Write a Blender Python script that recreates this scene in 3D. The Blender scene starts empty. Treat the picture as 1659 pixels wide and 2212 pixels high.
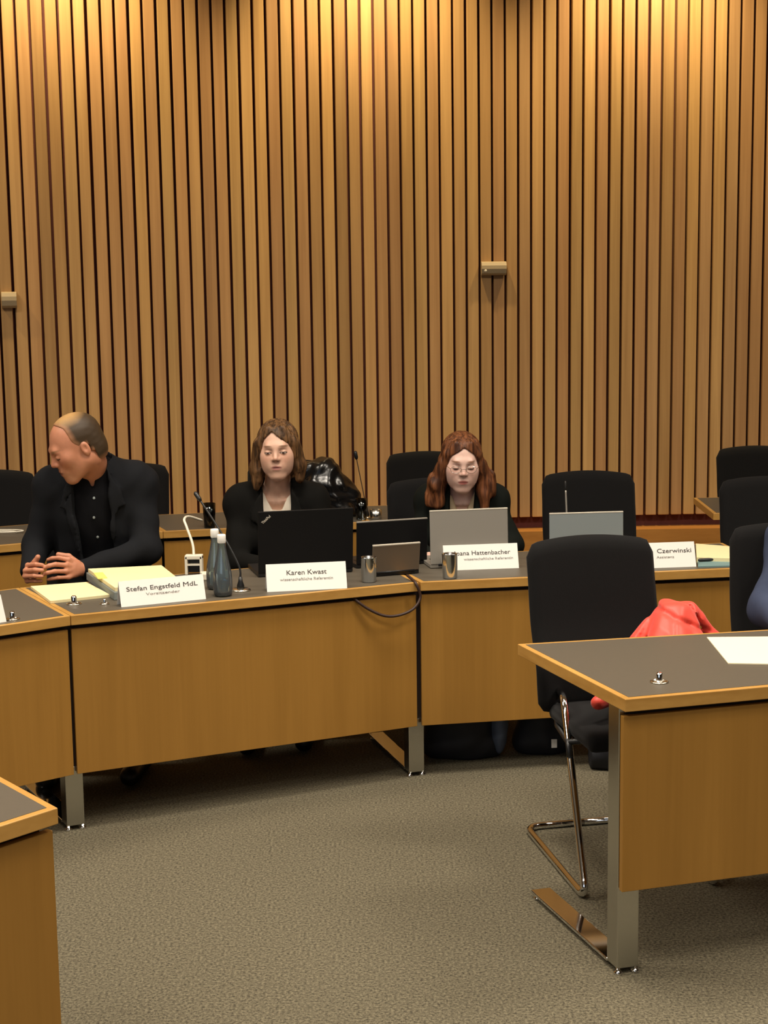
import bpy, bmesh, math, random
import numpy as np
from mathutils import Vector, Matrix
random.seed(7); RNG = np.random.RandomState(5)
scene = bpy.context.scene
COL = scene.collection
PI = math.pi

# ------------------------------------------------------------------ camera
FPX, HORIZON, ROLL, EYE = 3100.0, 693.5, -0.0137, 1.68
PITCH = math.atan((1106 - HORIZON) / FPX)
_F = np.array([0, math.cos(PITCH), -math.sin(PITCH)])
_R0 = np.array([1.0, 0, 0]); _U0 = np.array([0, math.sin(PITCH), math.cos(PITCH)])
_R = math.cos(ROLL) * _R0 + math.sin(ROLL) * _U0
_U = -math.sin(ROLL) * _R0 + math.cos(ROLL) * _U0
cam_data = bpy.data.cameras.new('camera'); cam = bpy.data.objects.new('camera', cam_data); COL.objects.link(cam)
cam_data.sensor_fit = 'HORIZONTAL'; cam_data.sensor_width = 36.0; cam_data.lens = 36.0 * FPX / 1659.0
cam_data.clip_start = 0.05; cam_data.clip_end = 100
M4 = Matrix(((_R[0], _U[0], -_F[0], 0), (_R[1], _U[1], -_F[1], 0), (_R[2], _U[2], -_F[2], EYE), (0, 0, 0, 1)))
cam.matrix_world = M4
scene.camera = cam

def ray(px, py):
    return _F + _R * (px - 829.5) / FPX - _U * (py - 1106) / FPX
def at(px, py, z):                      # where the sight line through a photo point meets the level z
    d = ray(px, py); t = (z - EYE) / d[2]
    return Vector((d[0] * t, d[1] * t, z))
def P(px, py, Y):                       # the same at a distance Y into the room
    d = ray(px, py); t = Y / d[1]
    return np.array([d[0] * t, Y, EYE + d[2] * t])
def PV(px, py, Y): return Vector(P(px, py, Y))

# ------------------------------------------------------------------ scene objects
def link(name, mesh, mat=None, parent=None, loc=(0, 0, 0)):
    o = bpy.data.objects.new(name, mesh); COL.objects.link(o)
    o.location = loc
    if mat: 
        mesh.materials.clear(); mesh.materials.append(mat)
    if parent: o.parent = parent
    return o
def tag(o, label, cat, group=None, kind=None):
    o['label'] = label; o['category'] = cat
    if group: o['group'] = group
    if kind: o['kind'] = kind
    return o
def root(name, label, cat, loc, rz=0.0, group=None):
    o = bpy.data.objects.new(name, None); COL.objects.link(o); o.empty_display_size = .05
    o.location = loc; o.rotation_euler = (0, 0, rz)
    return tag(o, label, cat, group)
def wloc(parent):                       # world location of a parent chain made of translations
    v = Vector((0, 0, 0))
    while parent: v += parent.location; parent = parent.parent
    return v
def part(name, bm, mat, parent=None, smooth=False, world=True, base=None):
    """bm -> one mesh object. world=True: bm is in world space and the origin goes to `base` or the parent's origin."""
    me = bpy.data.meshes.new(name)
    bmesh.ops.recalc_face_normals(bm, faces=bm.faces[:])
    off = Vector((0, 0, 0))
    if world:
        off = Vector(base) if base is not None else wloc(parent)
        bmesh.ops.translate(bm, vec=-off, verts=bm.verts[:])
    bm.to_mesh(me); bm.free()
    if smooth:
        for p in me.polygons: p.use_smooth = True
    loc = (off - wloc(parent)) if world else Vector((0, 0, 0))
    return link(name, me, mat, parent, loc)
def struct(name, bm, mat, smooth=False):
    o = part(name, bm, mat, smooth=smooth); o['kind'] = 'structure'; return o
def copy_tree(o, parent=None):
    c = o.copy(); COL.objects.link(c); c.parent = parent
    for ch in o.children: copy_tree(ch, c)
    return c

# ------------------------------------------------------------------ mesh helpers
def NB(): return bmesh.new()
def box(bm, c, s, rz=0.0, bev=0.0, M=None, seg=2):
    r = bmesh.ops.create_cube(bm, size=1.0); vs = r['verts']
    bmesh.ops.scale(bm, vec=s, verts=vs)
    if bev:
        es = list({e for v in vs for e in v.link_edges})
        g = bmesh.ops.bevel(bm, geom=es, offset=bev, segments=seg, affect='EDGES', profile=.5)
        vs = list({v for f in g['faces'] for v in f.verts} | {v for v in vs if v.is_valid})
    T = Matrix.Translation(c) @ (M.to_4x4() if M else Matrix.Rotation(rz, 4, 'Z'))
    bmesh.ops.transform(bm, matrix=T, verts=vs)
    return vs
def prism(bm, pts, z0, z1, bev=0.0):
    lo = [bm.verts.new((p[0], p[1], z0)) for p in pts]; hi = [bm.verts.new((p[0], p[1], z1)) for p in pts]
    n = len(pts); fs = [bm.faces.new(lo[::-1]), bm.faces.new(hi)]
    for i in range(n): fs.append(bm.faces.new((lo[i], lo[(i + 1) % n], hi[(i + 1) % n], hi[i])))
    if bev:
        es = list({e for f in fs for e in f.edges})
        bmesh.ops.bevel(bm, geom=es, offset=bev, segments=2, affect='EDGES', profile=.5)
def lathe(bm, prof, seg=24, c=(0, 0, 0), M=None, cap=True):
    rings = []; c = Vector(c)
    for r, z in prof:
        ring = []
        for i in range(seg):
            v = Vector((r * math.cos(2 * PI * i / seg), r * math.sin(2 * PI * i / seg), z))
            if M: v = M @ v
            ring.append(bm.verts.new(c + v))
        rings.append(ring)
    for a, b in zip(rings, rings[1:]):
        for i in range(seg): bm.faces.new((a[i], a[(i + 1) % seg], b[(i + 1) % seg], b[i]))
    if cap:
        if prof[0][0] > 1e-5: bm.faces.new(rings[0][::-1])
        if prof[-1][0] > 1e-5: bm.faces.new(rings[-1])
def spline(pts, n=8):
    pts = [Vector(p) for p in pts]; out = []
    q = [2 * pts[0] - pts[1]] + pts + [2 * pts[-1] - pts[-2]]
    for i in range(1, len(q) - 2):
        for k in range(n):
            t = k / n; a, b, c, d = q[i - 1], q[i], q[i + 1], q[i + 2]
            out.append(.5 * ((2 * b) + (c - a) * t + (2 * a - 5 * b + 4 * c - d) * t * t + (3 * b - a - 3 * c + d) * t ** 3))
    out.append(pts[-1]); return out
def tube(bm, pts, r, seg=10, closed=False):
    pts = [Vector(p) for p in pts]; rings = []; n = len(pts)
    up = None
    for i, p in enumerate(pts):
        t = (pts[min(i + 1, n - 1)] - pts[max(i - 1, 0)]).normalized()
        if up is None:
            up = t.orthogonal().normalized()
        up = (up - t * up.dot(t)).normalized(); s = t.cross(up)
        rr = r[i] if isinstance(r, (list, tuple)) else r
        rings.append([bm.verts.new(p + rr * (math.cos(2 * PI * k / seg) * up + math.sin(2 * PI * k / seg) * s)) for k in range(seg)])
    for a, b in zip(rings, rings[1:]):
        for k in range(seg): bm.faces.new((a[k], a[(k + 1) % seg], b[(k + 1) % seg], b[k]))
    bm.faces.new(rings[0][::-1]); bm.faces.new(rings[-1])
def fillet(pts, r, n=6):
    """round the corners of a polyline"""
    pts = [Vector(p) for p in pts]; out = [pts[0]]
    for a, b, c in zip(pts, pts[1:], pts[2:]):
        u = (a - b); v = (c - b); rr = min(r, u.length * .49, v.length * .49); u.normalize(); v.normalize()
        p0, p1 = b + u * rr, b + v * rr
        for k in range(n + 1):
            t = k / n; out.append((1 - t) ** 2 * p0 + 2 * t * (1 - t) * b + t * t * p1)
    out.append(pts[-1]); return out
def inset_poly(pts, d):
    pts = [Vector((p[0], p[1])) for p in pts]; n = len(pts); out = []
    for i in range(n):
        a, b, c = pts[i - 1], pts[i], pts[(i + 1) % n]
        e1 = (b - a).normalized(); e2 = (c - b).normalized()
        n1 = Vector((-e1.y, e1.x)); n2 = Vector((-e2.y, e2.x))
        m = (n1 + n2); m /= m.dot(n1)
        out.append(b + m * d)
    return out
def lettering(name, text, size, mat, parent, M, bold=0.0, width=None):
    cu = bpy.data.curves.new(name, 'FONT'); cu.body = text; cu.size = size; cu.align_x = 'CENTER'; cu.align_y = 'CENTER'
    cu.extrude = .0004; cu.offset = bold; cu.resolution_u = 3
    t = bpy.data.objects.new(name, cu); COL.objects.link(t)
    bpy.context.view_layer.update()
    me = bpy.data.meshes.new_from_object(t.evaluated_get(bpy.context.evaluated_depsgraph_get()))
    bpy.data.objects.remove(t)
    if width:
        xs = [v.co.x for v in me.vertices]; k = width / (max(xs) - min(xs))
        for v in me.vertices: v.co.x *= k
    me.name = name
    me.transform(Matrix.Translation(-wloc(parent)) @ M)
    return link(name, me, mat, parent)

# ------------------------------------------------------------------ materials
def srgb(*c):
    return tuple(((v / 255) / 12.92 if v / 255 <= .04045 else ((v / 255 + .055) / 1.055) ** 2.4) for v in c) + (1.0,)
class MT:
    def __init__(s, name):
        s.m = bpy.data.materials.new(name); s.m.use_nodes = True; s.nt = s.m.node_tree
        s.b = next(n for n in s.nt.nodes if n.type == 'BSDF_PRINCIPLED')
    def n(s, t, **kw):
        x = s.nt.nodes.new(t)
        for k, v in kw.items(): setattr(x, k, v)
        return x
    def l(s, a, b): s.nt.links.new(a, b)
    def set(s, **kw):
        for k, v in kw.items(): s.b.inputs[k.replace('_', ' ')].default_value = v
        return s
def plain(name, c, rough=.6, metal=0.0, spec=.5, noise=0.0, nscale=40.0, bump=0.0, bscale=200.0, **kw):
    t = MT(name); t.set(Roughness=rough, Metallic=metal, Specular_IOR_Level=spec, **kw)
    t.b.inputs['Base Color'].default_value = c
    tc = t.n('ShaderNodeTexCoord')
    if noise:
        nz = t.n('ShaderNodeTexNoise'); nz.inputs['Scale'].default_value = nscale; nz.inputs['Detail'].default_value = 4
        t.l(tc.outputs['Object'], nz.inputs['Vector'])
        mx = t.n('ShaderNodeMix', data_type='RGBA')
        mx.inputs['A'].default_value = tuple(v * (1 - noise) for v in c[:3]) + (1,)
        mx.inputs['B'].default_value = tuple(min(1, v * (1 + noise)) for v in c[:3]) + (1,)
        t.l(nz.outputs['Fac'], mx.inputs['Factor']); t.l(mx.outputs['Result'], t.b.inputs['Base Color'])
    if bump:
        nz = t.n('ShaderNodeTexNoise'); nz.inputs['Scale'].default_value = bscale; nz.inputs['Detail'].default_value = 3
        t.l(tc.outputs['Object'], nz.inputs['Vector'])
        bp = t.n('ShaderNodeBump'); bp.inputs['Strength'].default_value = bump; bp.inputs['Distance'].default_value = .003
        t.l(nz.outputs['Fac'], bp.inputs['Height']); t.l(bp.outputs['Normal'], t.b.inputs['Normal'])
    return t.m
def wood(name, c1, c2, scale=(14, 14, 1.2), rough=.42, attr=False):
    t = MT(name); t.set(Roughness=rough, Specular_IOR_Level=.4)
    tc = t.n('ShaderNodeTexCoord'); mp = t.n('ShaderNodeMapping'); mp.inputs['Scale'].default_value = scale
    t.l(tc.outputs['Object'], mp.inputs['Vector'])
    nz = t.n('ShaderNodeTexNoise'); nz.inputs['Scale'].default_value = 1.0; nz.inputs['Detail'].default_value = 6; nz.inputs['Distortion'].default_value = .3
    t.l(mp.outputs['Vector'], nz.inputs['Vector'])
    mp2 = t.n('ShaderNodeMapping'); mp2.inputs['Scale'].default_value = tuple(v * 9 for v in scale[:2]) + (scale[2] * 3,)
    t.l(tc.outputs['Object'], mp2.inputs['Vector'])
    n2 = t.n('ShaderNodeTexNoise'); n2.inputs['Scale'].default_value = 1.0; n2.inputs['Detail'].default_value = 3
    t.l(mp2.outputs['Vector'], n2.inputs['Vector'])
    ad = t.n('ShaderNodeMath', operation='MULTIPLY_ADD'); ad.inputs[1].default_value = .3
    t.l(n2.outputs['Fac'], ad.inputs[0]); 
    sc = t.n('ShaderNodeMath', operation='MULTIPLY'); sc.inputs[1].default_value = .7
    t.l(nz.outputs['Fac'], sc.inputs[0]); t.l(sc.outputs[0], ad.inputs[2])
    rp = t.n('ShaderNodeValToRGB'); rp.color_ramp.elements[0].position = .3; rp.color_ramp.elements[1].position = .7
    rp.color_ramp.elements[0].color = c1; rp.color_ramp.elements[1].color = c2
    t.l(ad.outputs[0], rp.inputs['Fac'])
    if attr:
        at_ = t.n('ShaderNodeAttribute', attribute_name='slat_tone')
        mx = t.n('ShaderNodeMix', data_type='RGBA', blend_type='MULTIPLY'); mx.inputs['Factor'].default_value = 1
        t.l(rp.outputs['Color'], mx.inputs['A']); t.l(at_.outputs['Color'], mx.inputs['B'])
        t.l(mx.outputs['Result'], t.b.inputs['Base Color'])
    else: t.l(rp.outputs['Color'], t.b.inputs['Base Color'])
    return t.m
def attr_mat(name, attribute, rough=.55, sss=0.0):
    t = MT(name); t.set(Roughness=rough)
    a = t.n('ShaderNodeAttribute', attribute_name=attribute)
    nz = t.n('ShaderNodeTexNoise'); nz.inputs['Scale'].default_value = 60
    tc = t.n('ShaderNodeTexCoord'); t.l(tc.outputs['Object'], nz.inputs['Vector'])
    mr = t.n('ShaderNodeMapRange'); mr.inputs['To Min'].default_value = .9; mr.inputs['To Max'].default_value = 1.1
    t.l(nz.outputs['Fac'], mr.inputs['Value'])
    vm = t.n('ShaderNodeVectorMath', operation='SCALE'); t.l(a.outputs['Color'], vm.inputs[0]); t.l(mr.outputs['Result'], vm.inputs['Scale'])
    t.l(vm.outputs['Vector'], t.b.inputs['Base Color'])
    if sss:
        t.set(Subsurface_Weight=sss, Subsurface_Scale=.01)
    return t.m
def hair_mat(name, c1, c2):
    t = MT(name); t.set(Roughness=.5, Specular_IOR_Level=.25)
    tc = t.n('ShaderNodeTexCoord'); mp = t.n('ShaderNodeMapping'); mp.inputs['Scale'].default_value = (80, 80, 9)
    t.l(tc.outputs['Object'], mp.inputs['Vector'])
    nz = t.n('ShaderNodeTexNoise'); nz.inputs['Scale'].default_value = 1; nz.inputs['Detail'].default_value = 4; nz.inputs['Distortion'].default_value = .6
    t.l(mp.outputs['Vector'], nz.inputs['Vector'])
    rp = t.n('ShaderNodeValToRGB'); rp.color_ramp.elements[0].position = .38; rp.color_ramp.elements[1].position = .66
    rp.color_ramp.elements[0].color = c1; rp.color_ramp.elements[1].color = c2
    t.l(nz.outputs['Fac'], rp.inputs['Fac']); t.l(rp.outputs['Color'], t.b.inputs['Base Color'])
    bp = t.n('ShaderNodeBump'); bp.inputs['Strength'].default_value = .7; bp.inputs['Distance'].default_value = .003
    t.l(nz.outputs['Fac'], bp.inputs['Height']); t.l(bp.outputs['Normal'], t.b.inputs['Normal'])
    return t.m

W_DESK = wood('desk_beech', srgb(150, 107, 44), srgb(168, 122, 54), (9, 9, .7))
W_EDGE = wood('desk_edge_beech', srgb(172, 126, 60), srgb(196, 150, 80), (3, 3, 20))
W_SLAT = wood('slat_larch', srgb(172, 134, 88), srgb(200, 162, 112), (30, 30, 1.0), rough=.5, attr=True)
W_LEDGE = wood('ledge_wood', srgb(170, 112, 50), srgb(192, 134, 66), (1.5, 20, 20))
M_BACKING = plain('slat_backing', srgb(84, 34, 26), .8, noise=.2)
M_INLAY = plain('linoleum', srgb(86, 79, 68), .5, spec=.3, noise=.06, nscale=90)
M_GAP = plain('under_frame_steel', srgb(48, 34, 26), .6)
M_CHROME = plain('chrome', (.80, .80, .80, 1), .07, 1.0)
M_CUP = plain('satin_steel', (.62, .66, .70, 1), .16, 1.0)
M_STEEL = plain('brushed_steel', (.56, .56, .53, 1), .24, 1.0, noise=.08, nscale=200)
M_FABRIC = plain('black_fabric', srgb(21, 20, 20), .9, spec=.12, noise=.12, nscale=300, bump=.15, bscale=600, Sheen_Weight=.05)
M_BLACK = plain('black_plastic', srgb(22, 22, 23), .42)
M_LIDBLK = plain('black_lid', srgb(16, 15, 15), .5, spec=.25)
M_SCREEN = plain('dark_screen', srgb(12, 12, 14), .15)
M_SILVER = plain('silver_lid', srgb(158, 152, 142), .42, .35)
M_GREYLID = plain('grey_lid', srgb(150, 158, 158), .4, .35)
M_TAUPE = plain('taupe_lid', srgb(112, 98, 82), .4, .35)
M_EDGE = plain('bright_rim', srgb(214, 206, 190), .35, .2)
M_PAPER = plain('paper', srgb(238, 224, 190), .8, noise=.02, nscale=60)
M_CREAM = plain('cream_paper', srgb(228, 214, 166), .8, noise=.03, nscale=60)
M_CARD = plain('white_card', srgb(238, 235, 228), .75)
M_INK = plain('black_ink', srgb(66, 62, 58), .8)
M_GREYINK = plain('grey_ink', srgb(150, 146, 140), .8)
M_FOLDER = plain('grey_folder', srgb(120, 126, 122), .6)
M_TEAL = plain('teal_folder', srgb(110, 140, 140), .6)
M_YELLOW = plain('yellow_note', srgb(222, 212, 110), .8)
M_WHITE = plain('white_plastic', srgb(228, 220, 200), .4)
M_BRASS = plain('metal_socket', (.72, .66, .55, 1), .25, 1.0)
M_SENSOR = plain('sensor_housing', srgb(176, 156, 122), .5)
M_CABLE = plain('dark_cable', srgb(52, 30, 20), .55)
M_RED = plain('red_nylon', srgb(228, 68, 50), .5, noise=.08, nscale=14, bump=.25, bscale=18, Sheen_Weight=.2)
M_PUFFER = plain('glossy_black_nylon', srgb(16, 16, 17), .22, spec=.6, bump=.3, bscale=50)
M_BAG = plain('navy_bag', srgb(20, 21, 28), .7, noise=.2)
M_BAGGREY = plain('grey_blue_patch', srgb(78, 88, 108), .7)

# carpet
t = MT('carpet_heather'); t.set(Roughness=.95, Specular_IOR_Level=.1)
tc = t.n('ShaderNodeTexCoord')
n1 = t.n('ShaderNodeTexNoise'); n1.inputs['Scale'].default_value = 130; n1.inputs['Detail'].default_value = 5; n1.inputs['Roughness'].default_value = .75
n2 = t.n('ShaderNodeTexNoise'); n2.inputs['Scale'].default_value = 1.3; n2.inputs['Detail'].default_value = 3
for n in (n1, n2): t.l(tc.outputs['Object'], n.inputs['Vector'])
rp = t.n('ShaderNodeValToRGB'); e = rp.color_ramp.elements
e[0].position = .36; e[0].color = srgb(54, 50, 42); e[1].position = .64; e[1].color = srgb(126, 118, 97)
t.l(n1.outputs['Fac'], rp.inputs['Fac'])
mx = t.n('ShaderNodeMix', data_type='RGBA', blend_type='MULTIPLY'); mx.inputs['Factor'].default_value = 1
mr = t.n('ShaderNodeMapRange'); mr.inputs['To Min'].default_value = .92; mr.inputs['To Max'].default_value = 1.06
t.l(n2.outputs['Fac'], mr.inputs['Value'])
t.l(rp.outputs['Color'], mx.inputs['A']); t.l(mr.outputs['Result'], mx.inputs['B']); t.l(mx.outputs['Result'], t.b.inputs['Base Color'])
bp = t.n('ShaderNodeBump'); bp.inputs['Strength'].default_value = .4; bp.inputs['Distance'].default_value = .004
t.l(n1.outputs['Fac'], bp.inputs['Height']); t.l(bp.outputs['Normal'], t.b.inputs['Normal'])
M_CARPET = t.m
M_CEIL = plain('ceiling_white', srgb(214, 208, 196), .9, noise=.02)
M_PLASTER = plain('wall_plaster', srgb(116, 108, 98), .9, noise=.03)
def clear(name, tint, gloss=.9, diffuse_mix=(.0, (1, 1, 1, 1))):
    """thin clear glass: tinted see-through plus mirror-like Fresnel reflections"""
    t = MT(name); nt = t.nt; out = next(n for n in nt.nodes if n.type == 'OUTPUT_MATERIAL'); nt.nodes.remove(t.b)
    tr = t.n('ShaderNodeBsdfTransparent'); tr.inputs['Color'].default_value = tint
    gl = t.n('ShaderNodeBsdfGlossy'); gl.inputs['Roughness'].default_value = .04; gl.inputs['Color'].default_value = (gloss, gloss, gloss, 1)
    fr = t.n('ShaderNodeLayerWeight'); fr.inputs['Blend'].default_value = .35
    mx = t.n('ShaderNodeMixShader'); t.l(fr.outputs['Fresnel'], mx.inputs['Fac']); df = t.n('ShaderNodeBsdfDiffuse'); df.inputs['Color'].default_value = diffuse_mix[1]; m2 = t.n('ShaderNodeMixShader'); m2.inputs['Fac'].default_value = diffuse_mix[0]; t.l(tr.outputs[0], m2.inputs[1]); t.l(df.outputs[0], m2.inputs[2]); t.l(m2.outputs[0], mx.inputs[1]); t.l(gl.outputs[0], mx.inputs[2]); t.l(mx.outputs[0], out.inputs['Surface'])
    return t.m
M_GLASS = clear('clear_glass', srgb(232, 240, 240))
M_BOTTLE = clear('pale_blue_glass', srgb(214, 234, 240), 1.0, (.075, srgb(234, 242, 248)))  # faint whitish diffuse stands in for light reflected by the glass
M_WATER = clear('water', srgb(150, 184, 190), .9, (.18, srgb(110, 146, 154)))
# ------------------------------------------------------------------ distance fields for people and cloth
def axis(lo, hi, h, fine=()):
    out = [lo]
    while out[-1] < hi:
        s = h
        for a, b, f in fine:
            if a - f <= out[-1] <= b: s = min(s, f)
        out.append(out[-1] + s)
    return np.array(out, dtype=np.float32)
class Prim:
    def __init__(s, f, lo, hi): s.f = f; s.lo = np.minimum(lo, hi); s.hi = np.maximum(lo, hi)
def caps(a, b, ra, rb=None):
    a = np.array(a, float); b = np.array(b, float); rb = ra if rb is None else rb
    ba = b - a; L = max(float(ba @ ba), 1e-9)
    def f(X, Y, Z):
        px, py, pz = X - a[0], Y - a[1], Z - a[2]
        h = np.clip((px * ba[0] + py * ba[1] + pz * ba[2]) / L, 0, 1)
        return np.sqrt((px - h * ba[0]) ** 2 + (py - h * ba[1]) ** 2 + (pz - h * ba[2]) ** 2) - (ra + (rb - ra) * h)
    r = max(ra, rb)
    return Prim(f, np.minimum(a, b) - r, np.maximum(a, b) + r)
def ell(c, r, M=None):
    c = np.array(c, float); r = np.array(r, float); M = np.eye(3) if M is None else M
    def f(X, Y, Z):
        px, py, pz = X - c[0], Y - c[1], Z - c[2]
        q = [(M[0, i] * px + M[1, i] * py + M[2, i] * pz) for i in range(3)]
        k0 = np.sqrt(sum((q[i] / r[i]) ** 2 for i in range(3))); k1 = np.sqrt(sum((q[i] / r[i] ** 2) ** 2 for i in range(3)))
        return k0 * (k0 - 1) / np.maximum(k1, 1e-6)
    e = np.sqrt(((M * r[None, :]) ** 2).sum(1))
    return Prim(f, c - e, c + e)
def poly2(pts, u, v):
    """signed distance to a polygon in 2-D"""
    d = None; s = np.ones(np.broadcast(u, v).shape, dtype=np.float32); n = len(pts)
    for i in range(n):
        (x0, y0), (x1, y1) = pts[i], pts[i - 1]
        ex, ey = x1 - x0, y1 - y0; wx, wy = u - x0, v - y0
        h = np.clip((wx * ex + wy * ey) / (ex * ex + ey * ey), 0, 1)
        q = (wx - ex * h) ** 2 + (wy - ey * h) ** 2
        d = q if d is None else np.minimum(d, q)
        c1 = v >= y0; c2 = v < y1; c3 = ex * wy > ey * wx
        flip = (c1 & c2 & c3) | (~c1 & ~c2 & ~c3); s = np.where(flip, -s, s)
    return s * np.sqrt(d)
class Field:
    def __init__(s, xs, ys, zs):
        s.ax = [xs, ys, zs]; s.D = np.full((len(xs), len(ys), len(zs)), 1.0, dtype=np.float32)
    def block(s, lo, hi, m):
        sl = []
        for i in range(3):
            a = max(0, np.searchsorted(s.ax[i], lo[i] - m) - 1); b = min(len(s.ax[i]), np.searchsorted(s.ax[i], hi[i] + m) + 1)
            if b <= a: return None
            sl.append(slice(a, b))
        X = s.ax[0][sl[0]][:, None, None]; Y = s.ax[1][sl[1]][None, :, None]; Z = s.ax[2][sl[2]][None, None, :]
        return tuple(sl), X, Y, Z
    def add(s, p, k=.01):
        b = s.block(p.lo, p.hi, k + .035)
        if b is None: return s
        sl, X, Y, Z = b; d = p.f(X, Y, Z); o = s.D[sl]
        h = np.maximum(k - np.abs(o - d), 0) / max(k, 1e-6)
        s.D[sl] = np.minimum(o, d) - h * h * k * .25
        return s
    def cut(s, p, k=.005):
        b = s.block(p.lo, p.hi, k + .03)
        if b is None: return s
        sl, X, Y, Z = b; d = -p.f(X, Y, Z); o = s.D[sl]
        h = np.maximum(k - np.abs(o - d), 0) / max(k, 1e-6)
        s.D[sl] = np.maximum(o, d) + h * h * k * .25
        return s
    def shift(s, f):
        X, Y, Z = s.ax[0][:, None, None], s.ax[1][None, :, None], s.ax[2][None, None, :]
        s.D = s.D + f(X, Y, Z).astype(np.float32)
        return s
    def mesh(s, name):
        D = s.D; nx, ny, nz = D.shape
        D[0] = D[-1] = 1; D[:, 0] = D[:, -1] = 1; D[:, :, 0] = D[:, :, -1] = 1
        S = D < 0
        c = np.zeros((nx - 1, ny - 1, nz - 1), dtype=np.int8)
        for i in (0, 1):
            for j in (0, 1):
                for k in (0, 1): c += S[i:nx - 1 + i, j:ny - 1 + j, k:nz - 1 + k]
        act = (c > 0) & (c < 8); I = np.argwhere(act); idx = -np.ones(act.shape, dtype=np.int64); idx[act] = np.arange(len(I))
        acc = np.zeros((len(I), 3)); cnt = np.zeros(len(I))
        ax = s.ax
        offs = [(i, j, k) for i in (0, 1) for j in (0, 1) for k in (0, 1)]
        for a in offs:
            for dim in range(3):
                if a[dim]: continue
                b = list(a); b[dim] = 1
                ia = I + np.array(a); ib = I + np.array(b)
                da = D[ia[:, 0], ia[:, 1], ia[:, 2]]; db = D[ib[:, 0], ib[:, 1], ib[:, 2]]
                m = (da < 0) != (db < 0)
                tt = np.where(m, da / np.where(m, da - db, 1), 0)
                pa = np.stack([ax[q][ia[:, q]] for q in range(3)], 1); pb = np.stack([ax[q][ib[:, q]] for q in range(3)], 1)
                acc += np.where(m[:, None], pa + (pb - pa) * tt[:, None], 0); cnt += m
        V = acc / np.maximum(cnt, 1)[:, None]
        quads = []
        for dim in range(3):
            u, v = (dim + 1) % 3, (dim + 2) % 3
            sl0 = [slice(None)] * 3; sl1 = [slice(None)] * 3; sl0[dim] = slice(0, -1); sl1[dim] = slice(1, None)
            E = S[tuple(sl0)] != S[tuple(sl1)]
            J = np.argwhere(E); ok = (J[:, u] > 0) & (J[:, v] > 0) & (J[:, u] < D.shape[u] - 1) & (J[:, v] < D.shape[v] - 1); J = J[ok]
            q = []
            for du, dv in ((1, 1), (0, 1), (0, 0), (1, 0)):
                K = J.copy(); K[:, u] -= du; K[:, v] -= dv; q.append(idx[K[:, 0], K[:, 1], K[:, 2]])
            q = np.stack(q, 1); f = S[J[:, 0], J[:, 1], J[:, 2]]
            q[~f] = q[~f][:, ::-1]; quads.append(q)
        Q = np.concatenate(quads)
        # light relaxation removes grid steps
        for _ in range(2):
            a2 = np.zeros_like(V); n2 = np.zeros(len(V))
            for i in range(4):
                for j in (1, 3):
                    np.add.at(a2, Q[:, i], V[Q[:, (i + j) % 4]]); np.add.at(n2, Q[:, i], 1)
            V = V * .5 + .5 * a2 / np.maximum(n2, 1)[:, None]
        me = bpy.data.meshes.new(name)
        me.vertices.add(len(V)); me.vertices.foreach_set('co', V.astype(np.float32).ravel())
        me.loops.add(len(Q) * 4); me.loops.foreach_set('vertex_index', Q.astype(np.int32).ravel())
        me.polygons.add(len(Q)); me.polygons.foreach_set('loop_start', np.arange(0, len(Q) * 4, 4, dtype=np.int32))
        me.polygons.foreach_set('use_smooth', np.ones(len(Q), dtype=bool))
        me.update(calc_edges=True); me.validate()
        return me, V
def field_part(name, F, mat, parent=None, base=None, color=None):
    me, V = F.mesh(name)
    if color is not None:
        a = me.color_attributes.new('tone', 'FLOAT_COLOR', 'POINT'); a.data.foreach_set('color', color(V).astype(np.float32).ravel())
    off = Vector(base) if base is not None else wloc(parent)
    me.transform(Matrix.Translation(-off))
    return link(name, me, mat, parent, off - wloc(parent))
def rotm(yaw=0, pitch=0, roll=0):
    return np.array(Matrix.Rotation(yaw, 3, 'Z') @ Matrix.Rotation(pitch, 3, 'X') @ Matrix.Rotation(roll, 3, 'Y'))
def lerp(a, b, t): return np.array(a) * (1 - t) + np.array(b) * t

SKIN = attr_mat('skin', 'tone', .5, .08)
M_HAIR_MAN = attr_mat('short_hair', 'tone', .6)
M_HAIR_BROWN = hair_mat('brown_hair', srgb(56, 38, 22), srgb(118, 84, 52))
M_HAIR_AUBURN = hair_mat('auburn_hair', srgb(62, 34, 20), srgb(128, 78, 46))
def cloth(name, c, **k): return plain(name, c, .9, spec=.12, noise=.1, nscale=30, bump=.1, bscale=500, **k)
M_BLAZER = cloth('charcoal_wool', srgb(25, 26, 29)); M_SHIRT = cloth('black_cotton', srgb(14, 14, 17))
M_BLAZERB = cloth('black_wool', srgb(18, 17, 15)); M_BLAZERG = cloth('dark_green_wool', srgb(19, 22, 19))
M_TOPW = cloth('white_top', srgb(226, 214, 196)); M_TOPC = cloth('cream_top', srgb(206, 184, 150))
M_TROUSER = cloth('dark_trousers', srgb(14, 14, 19)); M_SHOE = plain('black_leather', srgb(18, 17, 17), .4)
M_DENIM = cloth('slate_blue_jersey', srgb(62, 70, 92))

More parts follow.
